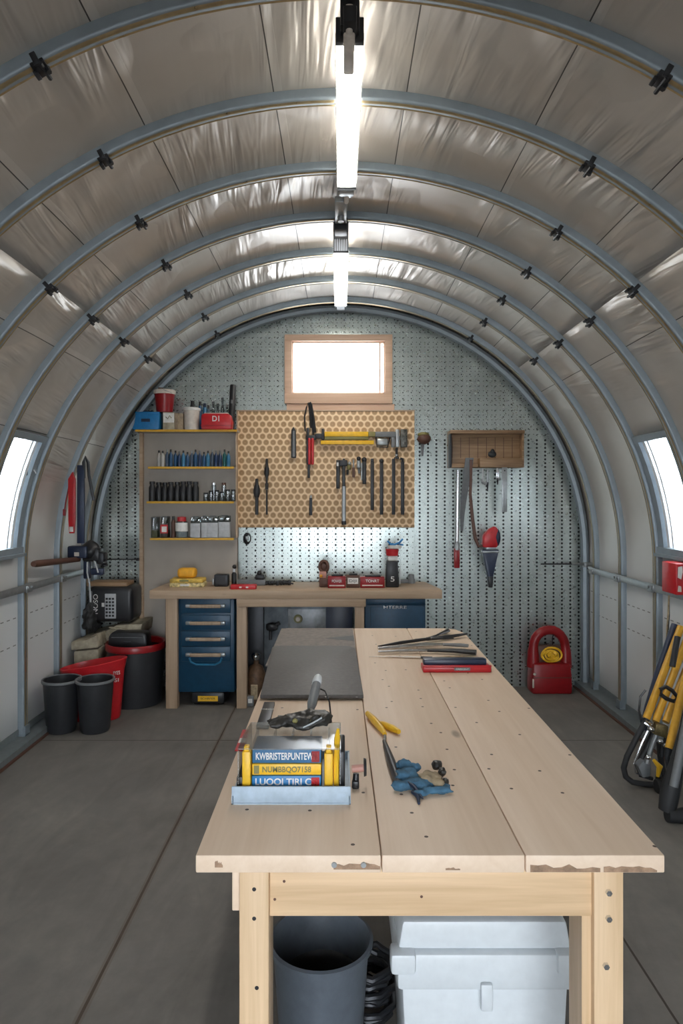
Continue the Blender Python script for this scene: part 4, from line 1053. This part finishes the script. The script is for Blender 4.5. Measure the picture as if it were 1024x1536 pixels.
ribbon(m, [(( 703-715)*u, -.03, 135*u), ((701-715)*u, -.02, 118*u), ((698-715)*u, .02, 90*u), ((696-715)*u, .03, 70*u), ((694.5-715)*u, .04, 50*u), ((694-715)*u, .05, 25*u)], [.065, .065, .055, .045, .035, .02]); m.build('wide_strap', M_grey, T)
m = MB(); m.tube([((705-715)*u, -.035, 132*u), ((705-715)*u, -.03, 105*u), ((704-715)*u, -.03, 80*u), ((707-715)*u, -.035, 45*u), ((711-715)*u, -.04, 15*u), ((716-715)*u, -.04, 3*u), ((724-715)*u, -.04, 4*u)], [.012, .011, .012, .014, .014, .011, .010], 8, flat=.6); m.build('thin_strap', M_brownp, T)
T = thing('knife_holster', 'red and navy cone-shaped holster hanging on the perforated wall', 'holster', P(735, 881, RY-.03))
u = (RY-.03)/1000
MB().prism([(-.014, 0), (.012, 0), (.022, 18*u), (.066, 57*u), (-.068, 57*u), (-.026, 18*u)], -.025, .03, 'y', .008).build('sheath', M_navy, T)
MB().prism([(-.016, 0), (.014, 0), (.022, 17*u), (-.024, 17*u)], -.028, .033, 'y', .006).build('tip', M_black, T)
m = MB(); m.prism([(-.066, 60*u), (.05, 60*u), (.062, 75*u), (.055, 88*u), (.035, 92*u), (-.01, 88*u), (-.06, 78*u)], -.035, .035, 'y', .012); m.build('red_shell', M_red, T)
MB().ball((.055, -.005, 75*u), (.026, .04, .072), 2).build('side_pad', M_navy, T)
MB().box(-.035, .045, -.02, .02, 56*u, 62*u, .004).box(-.068, .066, -.029, .034, 52*u, 55*u, .003).build('collar', M_steel, T)
u = RY/1000
for nm, lab, px, pt, pb, mt, w_ in (('scraper', 'thin silver scraper with knob hanging under the rack', 731, 703, 737, M_steel, .014), ('small_wrench', 'small silver wrench hanging right of the thin scraper', 746, 702, 727, M_chrome, .018)):
    T = thing(nm, lab, 'tool', P(px, pb, RY), group='small silver tools under the rack')
    h = (pb-pt)*u
    MB().box(-w_*.6, w_*.6, -.006, .006, h*.35, h, .003).build('handle', mt, T); MB().tube([(0, 0, .0), (0, 0, h*.4)], [.004, .010], 8).build('tip', M_darkm, T)
    MB().ball((-.02 if px < 740 else .012, -.006, h*.35), .015, 2).build('knob', M_steel, T)
T = thing('scraper', 'narrow pale scraper at the left of the silver tools', 'tool', P(724, 727, RY), group='small silver tools under the rack')
MB().tube([(0, 0, 0), (0, 0, 24*u)], [.004, .008], 8).build('blade', M_lgrey, T); MB().ball((0, 0, .02), .014, 2).build('knob', M_steel, T)
T = thing('metal_bar', 'flat grey metal bar hanging at the right under the rack', 'bar', P(756.5, 768, RY))
MB().box(-.022, .020, -.005, .005, 0, 68*u, .002).build('bar', M_steel, T); MB().tube([(.0, -.006, 62*u), (0, .02, 62*u)], .006, 8).build('rivet', M_darkm, T)

for o in list(COL.objects):
    if o.parent is None and o.name.split('.')[0] in ('metal_bar', 'long_screwdriver', 'small_wrench', 'scraper', 'spring_clamp', 'awl', 'pry_bar', 'socket_wrench', 'auger', 'webbing_strap', 'knife_holster') and o.location.y > 5.2:
        hs = {'metal_bar': .35, 'long_screwdriver': .76, 'small_wrench': .10, 'scraper': .10, 'pry_bar': .19, 'socket_wrench': .18, 'webbing_strap': .62, 'knife_holster': .45, 'auger': .05}.get(o.name.split('.')[0], .11)
        rack = o.name.split('.')[0] in ('metal_bar', 'long_screwdriver', 'small_wrench', 'scraper', 'webbing_strap', 'knife_holster')
        MB().tube([(0, 0, hs), (0, (YW+.002 if rack else 5.434)-o.location.y, hs)], .004, 6).build('peg_hook', M_steel, o)
# ------------------------------------------------------------------ on the back bench
def bt(name, label, cat, px, dy=.25, group=None):
    Y = BY0+dy; return thing(name, label, cat, (P(px, 0, Y).x, Y, BZ+.0003), group=group)
M_yw = plain('yellow_wrap', (.62, .42, .08), .6, 0, .5, .4, 25); M_yw2 = plain('speckled_wrap', (.60, .50, .24), .6, 0, .6, .4, 40)
for k_, (lb, mm, z0_) in enumerate((('lower speckled yellow pack on the left of the workbench', M_yw2, 0), ('upper crumpled yellow pack, directly under the orange sponge', M_yw, .0335))):
    T = bt('wrapped_pack', lb, 'pack', 283-k_, .25, 'yellow packs on the workbench'); T.location.z += z0_
    m = MB(); m.box(-.135+.008*k_, .13, -.07, .07, 0, .033-.004*k_, .011, None, 3)
    bmesh.ops.subdivide_edges(m.bm, edges=m.bm.edges, cuts=3, use_grid_fill=True)
    for v in m.bm.verts: v.co.z = max(0, v.co.z+.005*mnoise.noise(v.co*28+Vector((k_*5, 0, 0)))) if v.co.z > .004 else 0
    m.build('wrapping', mm, T)
    MB().box(-.05, .02, -.0715, -.069, .008, .022).build('label', M_olive if k_ else M_whitel, T, False)
T = thing('sponge', 'rounded orange sponge on top of the crumpled yellow packs', 'sponge', (P(281, 0, 5.15).x, 5.15, BZ+.066))
MB().box(-.07, .07, -.05, .05, 0, .075, .026, None, 4).build('body', M_ora, T)
T = bt('meter_box', 'square black box with silver side between yellow packs and slim bottle', 'box', 331)
MB().box(-.045, .062, -.04, .04, 0, .092, .008).build('body', M_darkm, T); MB().box(-.062, -.046, -.03, .03, .01, .06, .006).build('side_knob', M_steel, T); MB().box(-.03, .045, -.043, -.0405, .02, .08).build('screen', M_black, T)
T = bt('glue_bottle', 'slim black bottle with silver neck standing on the bench', 'bottle', 351, .32)
MB().lathe([(0, 0), (.020, 0), (.020, .085), (.010, .10), (0, .10)], 14).build('body', M_black, T); MB().lathe([(0, .10), (.012, .10), (.012, .125), (0, .125)], 12).build('neck', M_lgrey, T); MB().ball((.003, 0, .142), .018, 2).build('cap', M_black, T)
T = bt('red_tray', 'small bright red flat case at the front of the workbench', 'case', 365.5, .08)
MB().box(-.095, .095, -.03, .03, 0, .035, .006).build('body', M_red, T); MB().box(-.105, -.085, -.02, .02, .003, .028, .005).build('hinge', M_brownp, T)
for s in (-.03, .02): MB().box(s, s+.018, -.0315, -.030, .010, .022).build('label', M_whitel, T, False)
T = bt('hand_plane', 'dark hand plane lying behind the small red case', 'plane', 383, .30)
MB().box(-.14, .08, -.03, .03, 0, .045, .006).build('sole', M_grey, T); MB().box(.0, .07, -.025, .025, .04, .085, .012).ball((.03, 0, .095), .02, 2).build('knob', M_black, T)
T = bt('pipe_fittings', 'heap of small black fittings right of the hand plane', 'fittings', 413, .30)
m = MB()
for k in range(9): m.ball((-.07+.022*k, random.uniform(-.02, .02), .018), (.018, .016, random.uniform(.014, .026)), 2, .3, 3)
m.tube([(.06, 0, .02), (.14, 0, .012)], .006, 8); m.build('fittings_heap', M_darkm, T)
T = bt('goggles', 'rounded brown headband goggles standing on the bench middle', 'goggles', 485.5, .20)
MB().tube([(.032*math.cos(t*PI/9), 0, .155+.042*math.sin(t*PI/9)) for t in range(18)], .012, 8, True).ball((0, .01, .155), (.03, .008, .038), 2).build('lens_rim', M_brownp, T)
MB().box(-.035, .02, -.02, .02, .06, .12, .008).build('bracket', M_pink, T); MB().box(-.035, .04, -.03, .03, 0, .07, .01).build('foot', M_brownp, T); MB().ball((-.02, -.02, .085), .012, 2).build('button', M_ora, T)
for i, (px, w_, dy, lab, txt) in enumerate(((505, .135, .16, 'red fastener carton left of the white label one', 'POWER'), (529, .10, .18, 'carton with a large white label in the red row', 'DIJI'), (558, .185, .17, 'rightmost red carton beside the black spray bottle', 'TONRT'))):
    T = bt('fastener_carton', lab, 'carton', px, dy, 'red cartons on the bench')
    h_ = [.088, .092, .082][i]
    MB().box(-w_/2, w_/2, -.035, .035, 0, h_, .004).build('body', M_dred if i != 1 else M_brownp, T)
    if i == 1: MB().box(-.04, .04, -.037, -.0355, .03, .075).build('label', M_whitel, T, False)
    text_mesh(txt, .03, M_whitel if i != 1 else M_darkm, 'lettering', T, (0, -.0378, .052), (PI/2, 0, 0), .0005, w_*.55)
    MB().box(-w_*.3, w_*.35, -.02, .02, h_, h_+.014, .004).build('top_flap', M_black, T)
    if i != 1: MB().box(-w_*.42, w_*.42, -.0372, -.0355, .015, .024).build('stripe', M_cream, T, False)
T = bt('spray_can', 'tall black bottle with red neck on the right of the bench', 'bottle', 588, .2)
MB().prism([(-.052, 0), (.050, 0), (.042, .20), (-.045, .20)], -.035, .035, 'y', .010).build('body', M_black, T)
MB().box(-.035, .04, -.03, .03, .20, .24, .008).build('shoulder', M_whitel, T); MB().lathe([(0, .24), (.045, .24), (.05, .29), (0, .295)], 16).build('cap', M_red, T)
text_mesh('5', .055, M_whitel, 'lettering', T, (-.0, -.0365, .062), (PI/2, 0, 0), .0005, .03)
MB().box(.052, .064, -.015, .015, .02, .13, .004).build('side_strip', M_lgrey, T)
T = thing('safety_clip', 'blue plastic clip and white band on top of the black bottle', 'clip', (P(592, 0, 5.1).x, 5.1, BZ+.296))
MB().lathe([(0, 0), (.05, 0), (.052, .02), (0, .022)], 16).build('band', M_whitel, T)
MB().tube([(-.055, 0, .055), (-.035, -.01, .032), (0, -.01, .030), (.035, -.01, .045), (.06, 0, .07)], .008, 8).tube([(.03, 0, .03), (.065, 0, .025)], .006, 8).build('hook', M_bblue, T)
T = bt('pipe_fitting', 'small dark pipe fitting at the back right of the bench', 'fitting', 617, .42)
MB().lathe([(0, 0), (.03, 0), (.03, .03), (.022, .04), (.022, .07), (0, .07)], 14).box(-.09, .0, -.015, .015, 0.002, .03, .004).build('fitting_body', M_grey, T)

# ------------------------------------------------------------------ left corner
def kidney(a, b, n=36):      # double-lobed outline, two circles side by side
    pts = []
    for k in range(n):
        t = 2*PI*k/n; pts.append((t, math.cos(t), math.sin(t)))
    return pts
T = thing('twin_planter', 'pair of joined black round tubs in front at left', 'tub', (-1.750, 4.46, 0), rz=.0); T.scale = (1, 1, .91)
for s in (-1, 1):
    m = MB(); m.lathe([(0, 0), (.088, 0), (.096, .02), (.117, .355), (.124, .36), (.124, .378), (.112, .378), (.090, .03), (0, .03)], 32, (s*.112, 0, 0)); m.build('pot', M_bag, T)
    m = MB(); m.lathe([(.119, .366), (.127, .366), (.127, .382), (.118, .382), (.119, .366)], 32, (s*.112, 0, 0)); m.build('rim', M_grey, T)
T = thing('tub', 'bright red oval tub with white lettering and crumpled filling, behind the twin tubs', 'tub', (-1.745, 4.72, 0))
def sh(o_):
    for v in o_.data.vertices: v.co.z *= 1.03+.11*v.co.x/.24
    return o_
m = MB(); m.lathe([(0, 0), (.180, 0), (.19, .015), (.215, .30), (.236, .375), (.226, .38), (.205, .30), (.172, .03), (0, .03)], 44, (0, 0, 0), 1, .56); sh(m.build('body', M_red, T))
m = MB()
for k in range(22):
    t = k*2.4; r_ = .035*math.sqrt(k)
    m.ball((-.04+r_*math.cos(t), r_*.42*math.sin(t), .27+.03*random.random()), (.045, .025, .035), 2, .5, 3)
m.build('crumpled_filling', M_dust, T)
for s_, zz, px_, w_ in (('CASI', .325, 157, .07), ('JYES', .335, 176, .05), ('ISI', .285, 175, .04)):
    xx = P(px_, 0, 4.66).x+1.745; an = math.asin(min(.98, xx/.226)); yy = -.127*math.cos(an)
    text_mesh(s_, .036, M_whitel, 'lettering', T, (xx, yy-.006, zz), (PI/2+.10, 0, an*.6), .0012, w_)
T = thing('trash_can', 'large round black can with red rim left of the bench', 'bin', (-1.555, 5.08, 0))
MB().lathe([(0, 0), (.185, 0), (.192, .02), (.212, .43), (.205, .43), (.18, .03), (0, .03)], 44).build('body', M_bag, T)
MB().lathe([(.207, .41), (.222, .415), (.225, .45), (.218, .465), (.203, .46), (.20, .43), (.207, .41)], 44).build('rim', M_dred, T)
T = thing('black_case', 'rounded black case sticking up out of the red-rimmed can', 'case', (P(196, 0, 5.08).x, 5.06, .445))
MB().prism([(-.15, -.06), (.15, -.06), (.145, .08), (.12, .10), (-.12, .10), (-.145, .07)], -.06, .07, 'y', .016).build('body', M_black, T)
MB().box(-.03, .03, -.068, -.06, .02, .035, .003).build('handle', M_darkm, T)
MB().box(-.12, .12, -.0635, -.0595, .062, .066).build('seam', M_grey, T)
# cardboard stack
T = thing('cardboard_box', 'crushed brown cardboard carton behind the red bucket', 'carton', (-1.775, 5.22, 0))
MB().box(-.21, .20, .09, .26, 0, .44, .01).build('lower_body', M_brown, T)
m = MB(); m.prism([(-.21, .42), (.0, .44), (.24, .50), (.25, .585), (.05, .57), (-.05, .52), (-.21, .49)], -.08, .26, 'y', .01)
m.prism([(-.225, .42), (-.02, .44), (-.03, .545), (-.12, .50), (-.225, .485)], -.27, -.08, 'y', .01); m.prism([(-.215, 0), (-.03, 0), (-.03, .43), (-.215, .41)], -.24, -.10, 'y', .01)
for v in m.bm.verts: v.co += Vector((0, .012, .014))*mnoise.noise(v.co*9)
m.build('crumpled_flaps', M_dust, T)
for x0_, x1_, z0_, z1_ in ((-.20, .02, .45, .54), (-.2, .2, .44, .50), (.0, .24, .56, .50)):
    MB().tube([(x0_, -.09, z0_), ((x0_+x1_)/2, -.1, (z0_+z1_)/2+.02), (x1_, -.09, z1_)], .010, 8, flat=.5).build('torn_strip', M_dust, T)
T = thing('power_unit', 'black portable power unit with silver panel on the cardboard carton', 'generator', (P(172, 0, 5.25).x, 5.22, .60))
MB().box(-.17, .18, -.10, .16, .0, .27, .035, None, 3).build('housing', M_black, T)
MB().box(-.03, .055, -.108, -.098, .03, .22, .004).build('control_panel', M_lgrey, T)
m = MB()
for i in range(3):
    for j in range(6): m.box(-.022+i*.024, -.006+i*.024, -.112, -.108, .045+j*.026, .060+j*.026)
m.build('button', M_black, T)
text_mesh('OSON', .05, M_whitel, 'lettering', T, (-.105, -.102, .14), (PI/2, PI/2, 0), .0008, .15)
MB().box(-.15, -.128, -.11, -.09, .05, .24, .006).build('grip_bar', M_grey, T)
MB().box(-.19, .12, -.05, .14, .268, .30, .006).build('wood_top', M_rack, T)
MB().box(-.055, -.035, -.104, -.1, .12, .15).build('sticker', M_whitel, T)
T = thing('cloth_bundle', 'dark cloth bundle between the power unit and the left wall', 'cloth', (-1.92, 5.16, .53))
lumps('cloth', M_rubber, T, [((.0, .0, .10), (.055, .10, .11)), ((.01, .02, .22), (.045, .07, .08))], .012)
# axe, tool head on the rail
T = thing('axe', 'wooden-handled axe lying on the rail, pointing toward the viewer', 'axe', (-1.955, 4.62, 1.115))
a, b = P(50, 846, 4.28)-Vector((-1.955, 4.62, 1.115)), P(118, 839, 4.95)-Vector((-1.955, 4.62, 1.115))
MB().tube([a, a+(b-a)*.05, a+(b-a)*.5, b], [.018, .023, .021, .018], 14).build('handle', M_brownp, T)
c = P(118, 828, 4.93)-Vector((-1.955, 4.62, 1.115))
MB().box(c.x-.075, c.x+.07, c.y-.03, c.y+.06, c.z-.045, c.z+.045, .012).build('head', M_navy, T)
MB().box(c.x+.0-.02, c.x+.015, c.y-.034, c.y-.03, c.z-.028, c.z-.0).build('label', M_cream, T)
T = thing('bench_grinder', 'black rounded grinder machine hung on the left wall rail', 'grinder', P(138, 862, 4.98))
u = .00498
m = MB(); m.ball((-.01, 0, .18), (.075, .07, .075), 3, .15, 2).box(-.06, .07, -.05, .06, .10, .20, .02); m.build('motor', M_black, T)
MB().box(.04, .10, -.04, .03, .08, .17, .016).tube([(.06, 0, .15), (.10, 0, .06)], .022, 10).build('guard', M_darkm, T)
MB().tube([(.10, -.02, .14), (.115, -.02, .14)], .03, 14).ball((.095, -.01, .09), .022, 2).build('wheel', M_black, T)
MB().box(-.06, -.01, -.02, .02, -.03, .12, .01).box(.0, .09, -.03, .02, .0, .05, .008).build('bracket', M_navy, T)
MB().tube([(-.02, -.04, .10), (-.02, -.045, .02), (.0, -.05, -.06), (.0, -.03, -.2)], .006, 8).tube([(.03, -.04, .11), (.05, -.045, .06), (.06, -.04, .02)], .006, 8).build('cable', M_lgrey, T)
# strap hung above, red strap
T = thing('spirit_level', 'long dark upright level bar with looped strap on the left wall', 'level', P(122, 815, 4.68)); T.scale = (.915,)*3
MB().box(-.03, .025, -.012, .012, 0, .60, .004, Matrix.Shear('XZ', 4, (.03, 0))).build('bar', M_navy, T)
m = MB(); m.tube([(.02, 0, .50), (.022, -.01, .62), (.035, -.01, .66), (.055, -.01, .62), (.062, -.01, .52), (.085, 0, .38), (.095, 0, .33)], [.012, .014, .015, .014, .012, .012, .010], 8, flat=.5); m.build('strap', M_black, T)
T = thing('red_strap', 'folded bright red strap hanging from the rib on the left', 'strap', P(108, 800, 4.70)); T.scale = (.955,)*3
MB().prism([(-.018, 0), (.018, 0), (.026, .10), (.026, .40), (.006, .455), (-.026, .40), (-.024, .1)], -.012, .012, 'y', .004).build('fold', M_red, T)
MB().box(-.014, .014, -.015, -.012, .012, .05).build('label', M_whitel, T, False)
MB().tube([(.0, 0, .44), (-.02, -.0, .36), (-.045, -.0, .24), (-.055, 0, .16)], .005, 6).box(-.066, -.046, -.01, .01, .13, .18, .004).build('tail', M_dred, T)

# ------------------------------------------------------------------ right side
T = thing('rope_carrier', 'red arched carrier with yellow rope coil on the floor at back right', 'carrier', (P(827, 0, 5.30).x, 5.28, 0))
m = MB(); pts = [(-.165, 0), (.165, 0), (.168, .08), (.155, .20)]
m.prism([(-.155, 0), (.155, 0), (.160, .02), (.156, .15), (.145, .24), (-.145, .24), (-.156, .15), (-.160, .02)], -.0, .16, 'y', .014); m.build('base', M_dred, T)
pts = [(-.128, .08, .20), (-.130, .08, .32)]+[(-.127*math.cos(t*PI/12), .08, .36+.135*math.sin(t*PI/12)) for t in range(13)]+[(.130, .08, .32), (.128, .08, .20)]
m = MB(); m.tube(pts, [.052, .044]+[.037]*13+[.044, .052], 16, flat=1.0); m.build('arch_handle', M_dred, T)
m = MB()
for k in range(5):
    r = .080-.0165*k; dx = random.uniform(-.006, .006)
    m.tube([(dx+r*math.cos(t*PI/10), .035-.005*k+.006*math.sin(t*1.3+k), .30+dx+r*.70*math.sin(t*PI/10)) for t in range(20)], .0085, 8, True)
m.build('rope_coil', M_yel, T)
MB().box(-.095, .095, .06, .11, .22, .375, .02).build('back_plate', M_brownp, T)
MB().box(-.158, -.145, -.006, .01, .05, .12, .004).ball((-.14, -.0, .16), .012, 2).build('latch', M_cream, T)
MB().tube([(.02, .06, .38), (.018, .06, .43), (.03, .06, .48)], .004, 6).build('wire', M_black, T)
MB().box(-.156, .156, -.0015, .0, .128, .134).build('seam', M_brownp, T, False)
# red sign box below right window
a = P(997, 888, 3.92)
T = thing('first_aid_box', 'red wall box with white patches under the right window', 'box', (a.x+.0, 3.93, a.z))
m = MB(); m.box(0, .14, -.14, .03, 0, .178, .006); m.build('body', M_red, T)
MB().prism([(.008, .10), (.028, .09), (.036, .13), (.034, .165), (.010, .16)], -.1425, -.1405, 'y').build('white_patch', M_whitel, T, False)
MB().prism([(.008, .02), (.030, .018), (.028, .05), (.012, .055)], -.1425, -.1405, 'y').build('white_patch', M_cream, T, False)
text_mesh('WAE', .022, M_whitel, 'lettering', T, (.085, -.1415, .045), (PI/2, 0, 0), .0005, .055)
text_mesh('RS', .06, M_cream, 'lettering', T, (.085, -.1415, .125), (PI/2, 0, 0), .0005, .06)
# hanging cord right of rail
T = thing('hanging_cord', 'tan cord with pale plug hanging below the right wall rail', 'cord', P(1003, 893, 3.86))
MB().tube([(0, 0, 0), (-.004, 0, -.1), (-.012, 0, -.2), (-.014, 0, -.28)], .005, 8).build('cable', M_tan, T)
MB().tube([(.0, 0, -.0), (.006, .01, -.12), (-.004, .01, -.26)], .004, 8).build('cable', M_black, T)
MB().box(-.0, .028, -.01, .01, -.26, -.20, .004).build('plug', M_white, T)

# folding trolley with yellow tubes
T = thing('folding_trolley', 'folded trolley with yellow tubes and black loop foot against the right wall', 'trolley', P(965, 1170, 3.66).xy.to_3d())
o0 = T.location.copy()
def q(px, py, Y): return P(px, py, Y)-o0
m = MB(); m.tube([q(964, 1095, 3.62), q(972, 1060, 3.66), q(990, 1000, 3.72), q(1012, 937, 3.78)], [.018, .020, .020, .020], 12); m.build('side_tube', M_navy, T)
for a, b, r in (((969, 1078, 3.58), (1021, 940, 3.74), .020), ((983, 1082, 3.56), (1031, 955, 3.72), .019), ((998, 1083, 3.54), (1040, 975, 3.70), .019)):
    MB().tube([q(*a), q(*b)], r, 14).build('yellow_tube', M_yel2, T)
MB().tube([q(1008, 1000, 3.6), q(1016, 955, 3.65)], .016, 10).build('inner_tube', M_darkm, T)
m = MB(); lp = [(970, 1078), (955, 1105), (940, 1135), (935, 1152), (938, 1165), (948, 1173), (965, 1176), (985, 1177), (996, 1165), (990, 1135), (988, 1110)]
m.tube([q(a, b, 3.58) for a, b in lp], .015, 12); m.build('loop_foot', M_rubber, T)
m = MB(); m.tube([q(a, b, 3.60) for a, b in ((974, 1090), (962, 1115), (950, 1145), (953, 1160), (968, 1165))], .006, 8); m.build('inner_wire', M_chrome, T)
def slab(pts, Y, d, name, mt, T, bev=.004):
    m = MB(); m.prism([(P(a, b, Y).x-o0.x, P(a, b, Y).z-o0.z) for a, b in pts], Y-o0.y, Y-o0.y+d, 'y', bev); return m.build(name, mt, T)
slab([(957, 1150), (966, 1140), (977, 1143), (975, 1165), (964, 1167)], 3.57, .05, 'foot_block', M_grey, T)
slab([(985, 1086), (1003, 1090), (1000, 1108), (981, 1102)], 3.52, .04, 'clamp_plate', plain('brass_plate', (.22, .17, .08), .35, .7, .5, .2, 30), T)
MB().tube([q(966, 1083, 3.56), q(974, 1088, 3.55), q(973, 1096, 3.55)], [.014, .018, .012], 10).build('joint', M_chrome, T)
MB().tube([q(985, 1100, 3.54), q(975, 1125, 3.55), q(970, 1145, 3.55)], [.012, .014, .014], 10).build('strut', M_steel, T)
MB().tube([q(1000, 1105, 3.53), q(994, 1120, 3.53), q(992, 1135, 3.53)], .012, 10).build('strut', M_darkm, T)
MB().tube([q(980, 1140, 3.50), q(989, 1150, 3.50), q(986, 1165, 3.50)], [.008, .016, .008], 10).build('yellow_hook', M_yel, T)
for k_, lp_ in enumerate((((978, 1098), (966, 1122), (955, 1148), (960, 1163), (978, 1168)), ((1000, 1112), (990, 1140), (985, 1172)), ((984, 1092), (975, 1112), (962, 1138)))):
    MB().tube([q(a, b, 3.62-.03*k_) for a, b in lp_], .011, 10).build('hinge_arm', M_rubber, T)
for a_, b_ in ((977, 1094), (990, 1112), (972, 1136), (998, 1118)):
    MB().ball(q(a_, b_, 3.51), (.016, .012, .014), 2).build('steel_joint', M_chrome, T)
m = MB(); m.tube([q(a, b, 3.50) for a, b in ((990, 1034), (998, 1030), (1008, 1036), (1016, 1046), (1010, 1052), (999, 1048), (991, 1042))], .011, 10, True); m.build('grip_loop', M_black, T)
m = MB(); m.tube([q(a, b, 3.60) for a, b in ((968, 1035), (960, 1045), (958, 1065), (962, 1085))], .006, 8); m.build('strap_loop', M_black, T)
m = MB(); m.lathe([(0, -.015), (.035, -.015), (.04, 0), (.035, .015), (0, .015)], 20, M=Matrix.Translation(q(988, 1183, 3.52)+Vector((0, 0, .012))) @ Matrix.Rotation(PI/2, 4, 'Y')); m.build('wheel', M_rubber, T)
# second one nearer, mostly cut by frame
T = thing('trolley', 'nearest trolley with big black shoe at the right edge of the view', 'trolley', P(1010, 1232, 3.21).xy.to_3d())
o0 = T.location.copy()
m = MB(); m.tube([q(1000, 1215, 3.22), q(1004, 1190, 3.22), q(1014, 1150, 3.24), q(1026, 1100, 3.27), q(1040, 1030, 3.33)], [.040, .045, .036, .028, .026], 14); m.build('black_shoe', M_rubber, T)
m = MB(); m.tube([q(1000, 1222, 3.20), q(1018, 1224, 3.20), q(1045, 1216, 3.22)], [.034, .034, .03], 14); m.build('toe', M_rubber, T)
m = MB(); m.tube([q(1010, 1180, 3.17), q(1022, 1120, 3.20), q(1036, 1050, 3.26)], [.020, .02, .02], 12); m.build('grey_tube', M_grey, T)
m = MB(); m.tube([q(1003, 1123, 3.35), q(1030, 1010, 3.48)], .020, 12); m.build('yellow_tube', M_yel2, T)
MB().tube([q(1003, 1122, 3.35), q(1000, 1135, 3.35), q(1004, 1160, 3.32)], [.019, .014, .012], 10).build('joint', M_darkm, T)

# ------------------------------------------------------------------ world, camera, light
w = bpy.data.worlds.new('World'); S.world = w; w.use_nodes = True
bg = w.node_tree.nodes['Background']; bg.inputs[0].default_value = (.87, .935, 1.0, 1); bg.inputs[1].default_value = 11
cam = bpy.data.cameras.new('Camera'); co = bpy.data.objects.new('Camera', cam); COL.objects.link(co)
co.location = (0, 0, CAMZ); co.rotation_euler = (PI/2, 0, 0)
cam.lens = 36*1000/1536; cam.sensor_width = 36; cam.sensor_fit = 'AUTO'
cam.shift_y = -20/1536; cam.shift_x = 2/1536
cam.clip_start = .02
S.camera = co
S.view_settings.view_transform = 'Standard'; S.view_settings.look = 'None'
S.view_settings.gamma = 1; S.view_settings.use_curve_mapping = False
S.view_settings.exposure = 0.0
S.cycles.use_denoising = True
S.cycles.max_bounces = 10; S.cycles.diffuse_bounces = 6; S.cycles.transparent_max_bounces = 16
S.cycles.sample_clamp_indirect = 6
